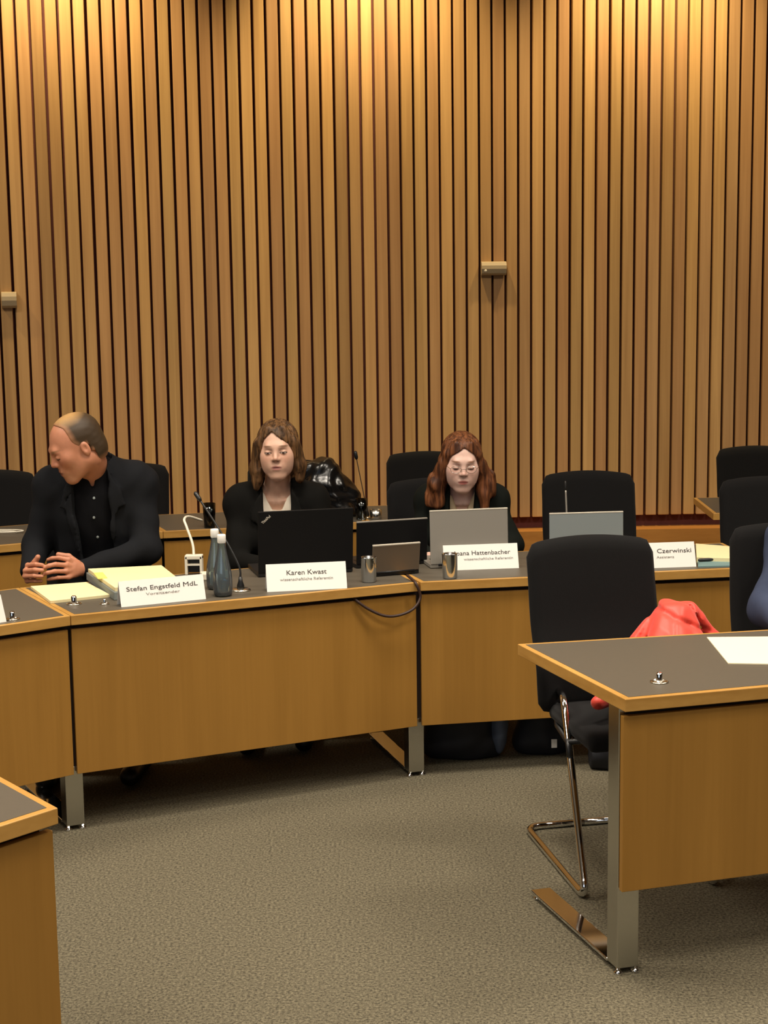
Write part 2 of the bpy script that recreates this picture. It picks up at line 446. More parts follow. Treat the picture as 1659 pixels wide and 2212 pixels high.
def head_prims(F, hc, M, s=1.0, fem=False):
    w = lambda p: hc + M @ (np.array(p) * s)
    E = lambda c, r, k: F.add(ell(w(c), np.array(r) * s, M), k * s)
    Cc = lambda a, b, ra, rb, k: F.add(caps(w(a), w(b), ra * s, rb * s), k * s)
    E((0, .018, .038), (.074, .094, .080), .02)
    E((0, -.026, -.02), (.061 if fem else .063, .062, .082), .03)
    for x in (-1, 1):
        Cc((x * .048, .004, -.050), (x * .016, -.058, -.092), .020, .016, .03)
        E((x * .038, -.050, -.014), (.025, .024, .024), .025)
        if fem: E((x * .032, -.046, -.045), (.026, .026, .034), .03)
    E((0, -.068, -.094), (.022, .018, .016), .022)
    Cc((-.028, -.076, .027), (.028, -.076, .027), .010, .010, .022)
    for x in (-1, 1):
        F.cut(ell(w((x * .031, -.096, .006)), np.array((.018, .0125, .0115)) * s, M), .016 * s)
        E((x * .031, -.0755, .004), (.0125, .0115, .0115), .004)
    Cc((0, -.082, .014), (0, -.1005, -.018), .0066, .0098, .014)
    for x in (-1, 1): E((x * .0100, -.0915, -.0225), (.0082, .009, .0072), .007)
    E((0, -.076, -.056), (.028, .015, .022), .02)
    E((0, -.0882, -.0515), (.020, .006, .005), .006); E((0, -.0870, -.0622), (.018, .0065, .006), .006)
    F.cut(ell(w((0, -.0965, -.057)), np.array((.022, .006, .0013)) * s, M), .003 * s)
    for x in (-1, 1):
        E((x * .0735, .018, -.008), (.009, .016, .027), .006)
        F.cut(ell(w((x * .083, .015, -.004)), np.array((.007, .008, .014)) * s, M), .005 * s)
def head_color(hc, M, s, skin, lip, brow, closed=False, stubble=None):
    def f(V):
        q = ((V - hc) @ M) / s; x, y, z = q.T
        C = np.tile(np.array(skin[:3]), (len(V), 1))
        def blend(m, c):
            m = np.clip(m, 0, 1)[:, None]; C[:] = C * (1 - m) + np.array(c[:3]) * m
        fr = y < -.05
        ax = np.abs(x)
        rosy = np.exp(-(((ax - .04) / .02) ** 2 + ((z + .02) / .02) ** 2)) * fr * .35
        blend(rosy, np.array(skin[:3]) * np.array((1.08, .78, .72)))
        blend(np.exp(-((x / .012) ** 2 + ((z + .018) / .012) ** 2)) * fr * .35, np.array(skin[:3]) * np.array((1.05, .78, .72)))
        if stubble is not None: blend((1 - ((x / .055) ** 2 + ((z + .08) / .04) ** 2)) * 1.5 * (y < -.01), stubble)
        blend((1 - ((x / .024) ** 2 + ((z + .057) / .0105) ** 2)) * 1.6 * (y < -.07), lip)
        blend((1 - ((x / .023) ** 2 + ((z + .0572) / .002) ** 2)) * 3 * (y < -.07), np.array(lip[:3]) * .45)
        zb = .0305 - 5 * (ax - .026) ** 2
        blend((1 - (((ax - .032) / .021) ** 2 + ((z - zb) / .0046) ** 2)) * 1.2 * fr, brow)
        ze = .0035 if not closed else -.001
        blend((1 - (((ax - .031) / .017) ** 2 + ((z - ze) / (.0052 if not closed else .003)) ** 2)) * 3 * fr, srgb(66, 44, 36))
        if not closed:
            blend((1 - (((ax - .0385) / .0035) ** 2 + ((z - .0025) / .0026) ** 2)) * 2 * fr, srgb(205, 190, 178))
            blend((1 - (((ax - .0235) / .0035) ** 2 + ((z - .0025) / .0026) ** 2)) * 2 * fr, srgb(205, 190, 178))
        blend((1 - (((ax - .009) / .005) ** 2 + ((z + .030) / .003) ** 2)) * 2 * (y < -.08), np.array(skin[:3]) * .4)  # shadow under the nose, painted into the skin colour
        return np.concatenate([C, np.ones((len(V), 1))], 1)
    return f

def hand(F, wrist, palm, knuckles, fingers, thumb, r=.0085):
    """wrist -> palm -> four knuckles; each finger a chain of joints, the thumb leaving the side of the palm"""
    for kn in knuckles:
        F.add(caps(wrist, lerp(wrist, kn, .55), .020, .014), .012); F.add(caps(lerp(wrist, kn, .4), kn, .0135, .0105), .010)
    for i, ch in enumerate(fingers):
        rr = r * (1.0, 1.05, 1.0, .88)[i]
        for j, (a, b) in enumerate(zip(ch, ch[1:])): F.add(caps(a, b, rr * (1.06 - .06 * j), rr * (1.0 - .08 * j)), .003)
    rt = (.0125, .0108, .0095)
    for j, (a, b) in enumerate(zip(thumb, thumb[1:])): F.add(caps(a, b, rt[j], rt[j] * .9), .006)

class Torso:
    """upper-body frame: x to the viewer's right when facing the camera, y to the back, z up the spine"""
    def __init__(s, hip, yaw, lean, k=1.0, side=0.0):
        s.o = np.array(hip, float); s.M = rotm(yaw, lean, side); s.k = k
    def w(s, *p): return s.o + s.M @ (np.array(p) * s.k)
    def loc(s, X, Y, Z):
        px, py, pz = X - s.o[0], Y - s.o[1], Z - s.o[2]
        return [(s.M[0, i] * px + s.M[1, i] * py + s.M[2, i] * pz) / s.k for i in range(3)]
    def solid(s, F, g=0.0, w=1.0, fem=False, kk=.06, sh=.155, z0=0.0):
        k = s.k; E = lambda c, r: F.add(ell(s.w(*c), (np.array(r) + g) * k, s.M), kk)
        E((0, .0, .03), (.17 * w, .12, .12)); E((0, .005, .18), (.145 * w, .105, .17)); E((0, .01, .36), (.155 * w, .11, .17))
        if fem:
            for x in (-1, 1): E((x * .07, -.075, .34), (.055, .04, .055))
        F.add(caps(s.w(-sh, .015, .475), s.w(sh, .015, .475), (.060 + g) * k), kk)
        for x in (-1, 1): F.add(caps(s.w(0, .015, .54), s.w(x * sh * .9, .015, .495), (.047 + g) * k, (.045 + g) * k), .04)
def bounds(pts, m):
    p = np.array(pts); return p.min(0) - m, p.max(0) + m
def fold_noise(amp, f=26.0, seed=0.0):
    return lambda X, Y, Z: amp * (np.sin(f * X + 1.7 * np.sin(f * .6 * Z + seed) + 2 * Y * f * .3) * np.sin(f * .8 * Z + 1.3 * np.sin(f * .5 * X + seed) + seed))

def legs(parent, T, hips, knees, ankles, toes, r=.075):
    pts = hips + knees + ankles
    lo, hi = bounds(pts, .13)
    F = Field(axis(lo[0], hi[0], .011), axis(lo[1], hi[1], .011), axis(lo[2], hi[2], .011))
    F.add(ell(T.w(0, 0, .02), np.array((.18, .13, .11)) * T.k, T.M), .03)
    for h, k, a in zip(hips, knees, ankles):
        F.add(caps(h, k, r, r * .78), .03); F.add(caps(k, a, r * .76, r * .62), .02)
    F.shift(fold_noise(.003, 30))
    field_part('trousers', F, M_TROUSER, parent)
    for a, t_ in zip(ankles, toes):
        a = np.array(a); t_ = np.array(t_)
        lo, hi = bounds([a, t_], .09); lo[2] = 0.0
        G = Field(axis(lo[0], hi[0], .007), axis(lo[1], hi[1], .007), axis(-.02, .16, .007))
        heel = np.array([a[0], a[1], .045]) + (a - t_) * np.array((.12, .12, 0))
        G.add(caps(heel, np.array([t_[0], t_[1], .038]), .042, .036), .02); G.add(caps((a[0], a[1], .06), (a[0], a[1], .10), .045, .045), .03)
        G.cut(Prim(lambda X, Y, Z: Z + 0 * X + 0 * Y - .002, np.array([lo[0], lo[1], -.05]), np.array([hi[0], hi[1], .01])), .002)
        field_part('shoe', G, M_SHOE, parent)
# ------------------------------------------------------------------ the room
def wall_y(x): return 8.5 - (.03 * (x - 1.9) ** 2 if x < 1.9 else 0.0)
bm = NB(); prism(bm, [(-7, -5), (7, -5), (7, 11), (-7, 11)], -.1, 0); struct('floor', bm, M_CARPET)
bm = NB(); prism(bm, [(-7, -5), (7, -5), (7, 11), (-7, 11)], 4.3, 4.4); struct('ceiling', bm, M_CEIL)
bm = NB(); prism(bm, [(-7, -5), (-6.9, -5), (-6.9, 11), (-7, 11)], 0, 4.3); struct('wall_left', bm, M_PLASTER)
bm = NB(); prism(bm, [(6.9, -5), (7, -5), (7, 11), (6.9, 11)], 0, 4.3); struct('wall_right', bm, M_PLASTER)
bm = NB(); prism(bm, [(-6.9, -5), (6.9, -5), (6.9, -4.9), (-6.9, -4.9)], 0, 4.3); struct('wall_front', bm, M_PLASTER)
# slatted back wall: upright battens along a gentle curve, over a dark backing
bm = NB(); lay = bm.verts.layers.float_color.new('slat_tone')
x, i = -6.6, 0
tones = [(1.0, .94, .90), (.94, .92, .78), (1.06, 1.0, .88), (.90, .80, .74), (1.10, 1.06, .92), (.98, .88, .80), (1.04, .98, .80), (.86, .80, .68)]
PITCHX = .0757
while x < 6.6:
    sl = (wall_y(x + .01) - wall_y(x - .01)) / .02; ang = math.atan(sl)
    x += PITCHX * math.cos(ang)
    y = wall_y(x) + RNG.uniform(-.005, .005)
    n0 = len(bm.verts)
    wv = .0612 + RNG.choice([0, 0, 0, .002, -.002])
    vs = box(bm, (x, y + .02, 2.42), (wv, .04, 3.82), rz=ang + RNG.uniform(-.03, .03), bev=.0028, seg=1)
    tn = tones[RNG.randint(len(tones))]; g = RNG.uniform(.88, 1.10)
    bm.verts.ensure_lookup_table()
    for v in list(bm.verts)[n0:]: v[lay] = (tn[0] * g, tn[1] * g, tn[2] * g, 1)
    i += 1
struct('wall_back', bm, W_SLAT)
bm = NB()
xs = [-6.9 + .23 * k for k in range(61)]
prism(bm, [(a, wall_y(a) + .05) for a in xs] + [(a, wall_y(a) + .15) for a in xs[::-1]], 0, 4.3); struct('trim_1', bm, M_BACKING)
bm = NB(); xs = [-6.9 + .23 * k for k in range(61)]
prism(bm, [(a, wall_y(a) - .11) for a in xs] + [(a, wall_y(a) + .05) for a in xs[::-1]], 0, .44); struct('trim_2', bm, W_LEDGE)

# wall sensors
def sensor(label, px, py, w, h):
    c = P(px, py, 8.3)
    for _ in range(6): c = P(px, py, wall_y(c[0]) - .004)
    r = root('wall_sensor', label, 'sensor', (c[0], c[1], c[2])); ang = math.atan((wall_y(c[0] + .01) - wall_y(c[0] - .01)) / .02)
    bm = NB()
    prof = [(-.0, -.5), (-.55, -.5), (-.85, -.36), (-1.0, -.05), (-.98, .2), (-.8, .42), (-.5, .5), (0, .5)]
    a = [bm.verts.new((-w / 2, p[0] * .05, p[1] * h)) for p in prof]; b = [bm.verts.new((w / 2, p[0] * .05, p[1] * h)) for p in prof]
    for k in range(len(prof)): bm.faces.new((a[k], a[(k + 1) % len(prof)], b[(k + 1) % len(prof)], b[k]))
    bm.faces.new(a[::-1]); bm.faces.new(b)
    bmesh.ops.rotate(bm, cent=(0, 0, 0), matrix=Matrix.Rotation(ang, 3, 'Z'), verts=bm.verts[:])
    part('housing', bm, M_SENSOR, r, world=False)
    return r, c
s1, c1 = sensor('wide beige motion sensor on the slatted wall, right of centre', 1065, 580, .145, .078)
bm = NB(); bmesh.ops.create_uvsphere(bm, u_segments=12, v_segments=8, radius=.0095, matrix=Matrix.Translation((-.047, -.047, -.014))); part('lens', bm, M_WHITE, s1, True, world=False)
sensor('small beige sensor box on the slatted wall at the far left', 20, 648, .080, .088)

# ------------------------------------------------------------------ desks
def V2(v): return Vector((v[0], v[1]))
TOP, THK = .74, .033
def leg_post(d, p0, dF, dS, h, length, wd=.060, dp=.058):
    """polished post with a flat foot running back along the floor; levelling feet under it"""
    bm = NB(); c = [p0, p0 + dF * wd, p0 + dF * wd + dS * dp, p0 + dS * dp]
    prism(bm, c, .016, h, .002); lg = part('leg', bm, M_STEEL, d)
    bm = NB(); prism(bm, [p0 + dS * dp, p0 + dF * wd + dS * dp, p0 + dF * wd + dS * length, p0 + dS * length], .012, .022, .002); part('foot_plate', bm, M_CHROME, lg)
    for q in (p0 + dF * .006 + dS * .006, p0 + dF * (wd - .006) + dS * .006, p0 + dF * .012 + dS * (length - .02), p0 + dF * (wd - .012) + dS * (length - .02)):
        bm = NB(); lathe(bm, [(.012, 0.0), (.012, .006), (.006, .009), (.006, .018)], 12, (q.x, q.y, 0)); part('leveler', bm, M_CHROME, lg, True)
def desk(label, FL, FR, RR, RL, zb, posts=(), group=None, inset=.016, gap=.016, short=True, left=.003):
    FL, FR, RR, RL = map(V2, (FL, FR, RR, RL)); poly = [FL, FR, RR, RL]
    c = (FL + FR + RR + RL) / 4
    d = root('conference_desk', label, 'desk', (c.x, c.y, 0), 0, group)
    bm = NB(); prism(bm, poly, TOP - THK, TOP, .0018); part('tabletop', bm, W_EDGE, d)
    bm = NB(); prism(bm, inset_poly(poly, .017), TOP - .002, TOP + .0008); part('writing_surface', bm, M_INLAY, d)
    u = (FR - FL).normalized(); n = Vector((-u.y, u.x))
    a, b = FL + u * left + n * inset, FR - u * .003 + n * inset
    bm = NB(); prism(bm, [a, b, b + n * .018, a + n * .018], zb, TOP - THK - gap, .0012); part('front_panel', bm, W_DESK, d)
    bm = NB(); a2, b2 = a + u * .14 + n * .036, b - u * .14 + n * .036; ra, rb = RL + u * .16 - n * .10, RR - u * .16 - n * .10
    for p_, q_ in ((a + u * .03 + n * .036, b - u * .03 + n * .036), (ra, rb), (a2, ra), (b2, rb)):
        w_ = (q_ - p_).normalized(); m_ = Vector((-w_.y, w_.x)) * .014; e_ = w_ * .014
        prism(bm, [p_ - m_ - e_, q_ - m_ + e_, q_ + m_ + e_, p_ + m_ - e_], TOP - THK - .05, TOP - THK)
    for p0, dF, dS, L in posts:
        p0, dF, dS = V2(p0), V2(dF), V2(dS)
        e0 = p0 + dF * .03 + dS * .03; e1 = b2 if (e0 - b2).length < (e0 - a2).length else a2; w_ = (e1 - e0).normalized(); m_ = Vector((-w_.y, w_.x)) * .012
        prism(bm, [e0 - m_, e1 - m_, e1 + m_, e0 + m_], TOP - THK - .05, TOP - THK)
        if short: prism(bm, [p0 + dF * -.012 + dS * .004, p0 + dF * .072 + dS * .004, p0 + dF * .072 + dS * .05, p0 - dF * .012 + dS * .05], zb + .012, TOP - THK)
    part('under_frame', bm, M_GAP, d)
    for p0, dF, dS, L in posts: leg_post(d, V2(p0), V2(dF), V2(dS), zb + .02 if short else TOP - THK, L)
    return d
def pol(a): return Vector((math.cos(math.radians(a)), math.sin(math.radians(a))))
L2a, L2b, seam = V2(at(153, 1330, TOP)), V2(at(904, 1258, TOP)), V2(at(43, 1270, TOP))
dL2 = (L2b - L2a).normalized(); angL2 = math.degrees(math.atan2(dL2.y, dL2.x)); DEP = .595
angL3 = 9.5; angL1 = angL2 + 13
bis12 = (seam - L2a).normalized(); bis23 = pol((angL2 + angL3) / 2 + 90); L2r = DEP / math.cos(math.radians(6.5))
L1L = L2a - pol(angL1) * 1.28; b01 = pol(angL1 + 6.5 + 90)
L3b = L2b + pol(angL3) * 1.36; b34 = pol(angL3 - 5 + 90)
desk('first-row conference desk at the far left, under the half-hidden name card', L1L, L2a - dL2 * .002, L2a + bis12 * L2r - dL2 * .002, L1L + b01 * L2r, .20, group='wooden conference desks')
pl = V2(at(140, 1803, 0)); uS = bis12
desk('long first-row desk carrying the man\'s papers, the water bottles and the black laptop', L2a, L2b, L2b + bis23 * L2r, L2a + bis12 * L2r, .20,
     [(L2a + bis12 * .042 - dL2 * .030, dL2, bis12, .53)], group='wooden conference desks')
L3a = L2b + dL2 * .004 + pol(angL3) * .004
desk('first-row desk with the silver laptop, behind the empty chair', L3a, L3b, L3b + b34 * L2r, L3a + bis23 * L2r, .20,
     [(L2b + bis23 * .042 - pol(angL3) * .030, pol(17), bis23, .53), (L3b - pol(angL3) * .10 + b34 * .042, pol(angL3), b34, .53)], group='wooden conference desks')
RA, RB, RC, RD = V2(at(1351, 1511, TOP)), V2(at(1118, 1391, TOP)), V2(at(1659, 1483, TOP)), V2(at(1637, 1361, TOP))
dR = ((RC - RA).normalized() + (RD - RB).normalized()).normalized(); sR = (RB - RA).normalized()
REARDIR = (RD - RB).normalized(); FRONTDIR = (RC - RA).normalized()
pr = V2(at(1345, 2114, 0)); depR = (RB - RA).length
pr = RA + FRONTDIR * .004 + sR * .040
desk('conference desk in the right foreground with a blank white sheet on it', RA, RA + FRONTDIR * 1.3, RB + REARDIR * 1.3, RB, .232,
     [(pr, FRONTDIR, sR, depR - .125), (RA + FRONTDIR * 1.22 + sR * .04, FRONTDIR, sR, depR - .04)], group='wooden conference desks', short=False)
QA, QB, QC = V2(at(125, 1745, TOP)), V2(at(0, 1677, TOP)), V2(at(0, 1785, TOP))
qf, qs = (QC - QA).normalized(), (QB - QA).normalized()
desk('conference desk cut off at the lower left corner', QA + qf * 1.2, QA, QA + qs * .64, QA + qf * 1.2 + qs * .64, .12, group='wooden conference desks')
S12, S23 = V2(at(352, 1148, TOP)), V2(at(793, 1127.5, TOP))
dS1 = (S12 - V2(at(25, 1176, TOP))).normalized(); dS2 = (S23 - S12).normalized()
a1, a2 = math.degrees(math.atan2(dS1.y, dS1.x)), math.degrees(math.atan2(dS2.y, dS2.x)); bS12 = pol((a1 + a2) / 2 + 90)
S0 = S12 - dS1 * 1.3; SD = .60
desk('second-row desk at the far left, behind the man', S0, S12, S12 + bS12 * SD, S0 + pol(a1 + 95) * SD, .20, group='wooden conference desks')
S23b = S23
desk('second-row desk behind the woman with brown hair', S12 + dS2 * .002, S23b, S23b + pol(a2 + 88) * SD, S12 + bS12 * SD + dS2 * .002, .20, group='wooden conference desks')
S3e = S23 + pol(a2 - 8) * .56
desk('short second-row desk under the steel cup, behind the woman with auburn hair', S23 + dS2 * .004, S3e, S3e + pol(a2 + 82) * SD, S23 + dS2 * .004 + pol(a2 + 88) * SD, .20, group='wooden conference desks')
S4r, S4f = V2(at(1498, 1075, TOP)), V2(at(1541, 1109, TOP)); d4 = (S4r - S4f).normalized()
desk('second-row desk at the right, only its left corner showing', S4f, S4f + pol(2) * 1.3, S4r + pol(2) * 1.3, S4r, .20, group='wooden conference desks', left=.09)

# ------------------------------------------------------------------ chairs
def backrest_mesh(bm):
    NU, NV = 22, 26
    def pt(u, v, side):
        au = abs(u)
        hw = .200 + .014 * math.sin(min(1, v * 1.25) * PI * .62)
        zt = .985 - .020 * u * u - .040 * max(0, (au - .86) / .14) ** 2.2; zb_ = .435 + .030 * max(0, (au - .85) / .15) ** 2
        z = zb_ + (zt - zb_) * v
        e = min(1.0, max(0.0, (1 - au) / .10)) ** .5 * min(1.0, (1 - v) / .05) ** .5 * min(1.0, max(0, v) / .05) ** .5
        th = .004 + .018 * e
        y = .165 + .085 * v ** 1.3 + .030 * (1 - u * u) - .020 * math.exp(-((v - .28) / .16) ** 2)
        return (u * hw, y + side * th, z)
    g = {}
    for s in (-1, 1):
        for i in range(NU + 1):
            for j in range(NV + 1): g[s, i, j] = bm.verts.new(pt(-1 + 2 * i / NU, j / NV, s))
        for i in range(NU):
            for j in range(NV): bm.faces.new((g[s, i, j], g[s, i + 1, j], g[s, i + 1, j + 1], g[s, i, j + 1]))
    rim = [(i, 0) for i in range(NU)] + [(NU, j) for j in range(NV)] + [(i, NV) for i in range(NU, 0, -1)] + [(0, j) for j in range(NV, 0, -1)]
    for a, b in zip(rim, rim[1:] + rim[:1]): bm.faces.new((g[-1, a[0], a[1]], g[-1, b[0], b[1]], g[1, b[0], b[1]], g[1, a[0], a[1]]))
GC = 'black fabric cantilever chairs'
def make_chair(label, loc, rz):
    r = root('cantilever_chair', label, 'chair', loc, rz, GC)
    bm = NB(); backrest_mesh(bm); part('backrest', bm, M_FABRIC, r, True, world=False)
    bm = NB(); box(bm, (0, -.015, .437), (.325, .41, .055), bev=.022, seg=3); part('seat', bm, M_FABRIC, r, True, world=False)
    for sx in (-1, 1):
        bm = NB(); path = fillet([(sx * .13, .185, .50), (sx * .158, .04, .525), (sx * .205, -.31, .0115), (sx * .200, .30, .0115), (0, .30, .0115)], .055, 8)
        tube(bm, path, .0115, 12); part('frame_tube', bm, M_CHROME, r, True, world=False)
    bm = NB()
    tube(bm, [(-.178, -.06, .404), (.178, -.06, .404)], .009, 8); tube(bm, [(-.152, .12, .404), (.152, .12, .404)], .009, 8)
    for sx in (-1, 1): tube(bm, [(sx * .180, -.085, .365), (sx * .176, -.06, .404), (sx * .152, .12, .404), (sx * .14, .17, .47)], .009, 8)
    part('seat_support', bm, M_BLACK, r, True, world=False)
    return r
cF, cR = V2(at(1263, 1946, 0)), V2(at(1127, 1786, 0)); fd = (cF - cR).normalized(); phi = math.atan2(fd.x, -fd.y)
def R2(a, x, y): return Vector((x * math.cos(a) - y * math.sin(a), x * math.sin(a) + y * math.cos(a)))
loc = cF - R2(phi, -.205, -.30)
chair = make_chair('empty black chair pushed in behind the right foreground desk, a red jacket on its seat', (loc.x, loc.y, 0), phi)
def chair_at(label, px, topy, Yb, rz=0.0, group=GC):
    """px: centre of the backrest top in the photo, Yb: its distance"""
    c = copy_tree(chair); p = P(px, topy, Yb); o = R2(rz, 0, .26)
    c.location = (p[0] - o.x, Yb - o.y, 0); c.rotation_euler = (0, 0, rz); c['label'] = label
    return c
chair_at('black chair behind the second-row desk at the far left edge', -15, 1015, 6.98, -.05)
chair_at('black chair in the second row, mostly hidden behind the man in the dark blazer', 274, 1000, 7.25, 0)
chair_at('black chair in the second row behind the woman with brown hair', 625, 1000, 7.30, 0)
chair_at('tall black chair back in the second row, left of the auburn hair', 920, 975, 7.66, 0)
chair_at('black chair in which the woman with auburn hair sits', 938, 1045, 6.34, .10)
chair_at('empty black chair behind the grey laptop, against the slatted wall', 1270, 1020, 6.56, 0)
chair_at('rearmost black chair at the right edge, next to the desk corner', 1632, 965, 7.72, 0)
chair_at('black chair at the right edge in the first row, in front of the rearmost one', 1658, 1035, 6.22, 0)
chair_at('black chair holding the person in the slate blue pullover', 1715, 1128, 4.80, -.12)
chair_at('black chair hidden behind the seated man in the dark blazer', 214, 1070, 5.86, .03)
chair_at('black chair hidden behind the woman with brown hair, in the first row', 605, 1052, 6.22, .03)

# ------------------------------------------------------------------ things on the desks
TZ = TOP + .0008
def tent_card(label, bl, br, height, name, sub, group='name cards', nw=.72, shade=None):
    """folded white card; bl, br: its front lower corners on the desk in the photo"""
    a, b = V2(at(bl[0], bl[1], TZ)), V2(at(br[0], br[1], TZ)); u = (b - a).normalized(); n = Vector((-u.y, u.x)); L = (b - a).length; m = (a + b) / 2
    r = root('name_card', label, 'name card', (m.x, m.y, TZ), 0, group)
    lean = height * .34; z = TZ
    A3 = lambda p, zz: Vector((p.x, p.y, zz))
    bm = NB(); th = .0007
    apex_a, apex_b = a + n * lean, b + n * lean; ra, rb = a + n * lean * 2, b + n * lean * 2
    for p, q, s, t_ in ((a, b, apex_b, apex_a), (ra, rb, apex_b, apex_a)):
        vs = [bm.verts.new(v) for v in (A3(p, z), A3(q, z), A3(s, z + height), A3(t_, z + height))]
        f = bm.faces.new(vs); f.normal_update(); nn = f.normal.copy() * th
        e = bmesh.ops.extrude_face_region(bm, geom=[f]); bmesh.ops.translate(bm, vec=nn, verts=[v for v in e['geom'] if isinstance(v, bmesh.types.BMVert)])
    part('card', bm, M_CARD, r)
    up = (A3(a + n * lean, z + height) - A3(a, z)).normalized(); U = Vector((u.x, u.y, 0)); N = U.cross(up)
    def M(fx, fz):
        o = A3(a, z) + U * (L * fx) + up * (height * 1.05 * fz) + N * .0013
        return Matrix(((U.x, up.x, N.x, o.x), (U.y, up.y, N.y, o.y), (U.z, up.z, N.z, o.z), (0, 0, 0, 1)))
    fx = .5 if isinstance(nw, float) else nw[1]; wd = nw if isinstance(nw, float) else nw[0]
    lettering('name_lettering', name, height * .26, M_INK, r, M(fx, .66), 0, L * wd)
    lettering('title_lettering', sub[0], height * .15, M_GREYINK, r, M(sub[2] if len(sub) > 2 else .5, .42), 0, L * sub[1])
    return r
tent_card('white name card in front of the man with clasped hands', (262, 1312), (445, 1294), .083, 'Stefan Engstfeld MdL', ('Vorsitzender', .40), nw=.84)
tent_card('white name card in front of the large black laptop', (577, 1279), (750, 1271), .093, 'Karen Kwast', ('wissenschaftliche Referentin', .66), nw=.50)
tent_card('white name card in front of the silver laptop, a steel tumbler before it', (960, 1233), (1121, 1227), .092, 'Joana Hattenbacher', ('wissenschaftliche Referentin', .66, .60), nw=(.76, .52))
tent_card('white name card partly hidden by the empty chair at the right', (1392, 1228), (1504, 1224), .092, 'Czerwinski', ('Assistenz', .34, .42), nw=(.66, .60))
tent_card('white name card cut off by the left edge of the photo', (-150, 1372), (14, 1343), .085, 'Protokoll', ('Ausschuss', .34), nw=.4)

def laptop(label, hl, hr, lid_h, tilt, lid_mat, edge_mat=None, depth=.23, open_deg=None, base_mat=None, th=.007, mark=None):
    """hl, hr: hinge ends as seen on the desk; the lid's back faces the camera and leans towards it"""
    a, b = V2(at(hl[0], hl[1], TZ + .012)), V2(at(hr[0], hr[1], TZ + .012)); u = (b - a).normalized(); n = Vector((-u.y, u.x)); L = (b - a).length; m = (a + b) / 2
    r = root('laptop', label, 'laptop', (m.x, m.y, TZ), 0, 'laptops')
    bm = NB(); prism(bm, [a, b, b + n * depth, a + n * depth], TZ + .002, TZ + .016, .002); bs = part('base', bm, base_mat or M_BLACK, r)
    bm = NB(); prism(bm, [a + u * .025 + n * .03, b - u * .025 + n * .03, b - u * .025 + n * (depth * .58), a + u * .025 + n * (depth * .58)], TZ + .0155, TZ + .0172); part('keyboard', bm, M_SCREEN, bs)
    U = Vector((u.x, u.y, 0)); N3 = Vector((n.x, n.y, 0)); up = (Vector((0, 0, 1)) * math.cos(tilt) - N3 * math.sin(tilt)); fw = U.cross(up)      # fw points to the camera side
    M = Matrix(((U.x, fw.x, up.x), (U.y, fw.y, up.y), (U.z, fw.z, up.z)))
    o = Vector((m.x, m.y, TZ + .016))
    bm = NB(); box(bm, o + up * (lid_h / 2), (L, th, lid_h), bev=.0025, M=M); ld = part('lid', bm, lid_mat, r)
    bm = NB(); box(bm, o + up * (lid_h / 2 + .004) - fw * (th / 2 + .0004), (L - .016, .0012, lid_h - .026), M=M); part('screen', bm, M_SCREEN, ld)
    if edge_mat:
        bm = NB(); box(bm, o + up * (lid_h - .0006), (L, th + .002, .0058), bev=.0015, M=M); part('rim', bm, edge_mat, ld)
    bm = NB(); lathe(bm, [(.006, -L * .4), (.006, L * .4)], 10, o - up * .001, Matrix(((fw.x, up.x, U.x), (fw.y, up.y, U.y), (fw.z, up.z, U.z)))); part('hinge', bm, M_BLACK, r, True)
    if mark:
        Mx = Matrix(((-U.x, up.x, fw.x, 0), (-U.y, up.y, fw.y, 0), (-U.z, up.z, fw.z, 0), (0, 0, 0, 1)))
        X = U; Yv = up; Z_ = X.cross(Yv)
        c = o + U * (-L / 2 + .030) + up * (lid_h - .030) - Z_ * 0 + (fw if fw.dot(Vector((0, -1, 0))) > 0 else -fw) * (th / 2 + .0006)
        Zc = (fw if fw.dot(Vector((0, -1, 0))) > 0 else -fw)
        a_ = math.radians(42); X2 = U * math.cos(a_) + up * math.sin(a_); Y2 = -U * math.sin(a_) + up * math.cos(a_)
        lettering('lid_mark', mark, .0135, M_EDGE, ld, Matrix(((X2.x, Y2.x, Zc.x, c.x), (X2.y, Y2.y, Zc.y, c.y), (X2.z, Y2.z, Zc.z, c.z), (0, 0, 0, 1))), .0003, .040)
    return r
laptop('large black laptop behind the middle name card, its lid towards the viewer', (558, 1241), (762, 1229), .235, .10, M_LIDBLK, mark='ThinkPad')
laptop('black laptop with a grey-edged lid, behind the small taupe one', (770, 1222), (922, 1211), .165, .05, M_LIDBLK, M_SILVER, depth=.20)
laptop('small taupe notebook with a bright top edge on the desk seam', (803, 1240), (905, 1232), .105, .14, M_TAUPE, M_EDGE, depth=.11)
laptop('silver laptop of the woman with auburn hair', (930, 1222), (1098, 1214), .205, -.05, M_SILVER, M_EDGE, depth=.22, base_mat=M_SILVER)
laptop('light grey laptop in front of the empty chair by the wall', (1187, 1205), (1346, 1200), .170, -.03, M_GREYLID, M_EDGE, depth=.15, base_mat=M_SILVER)

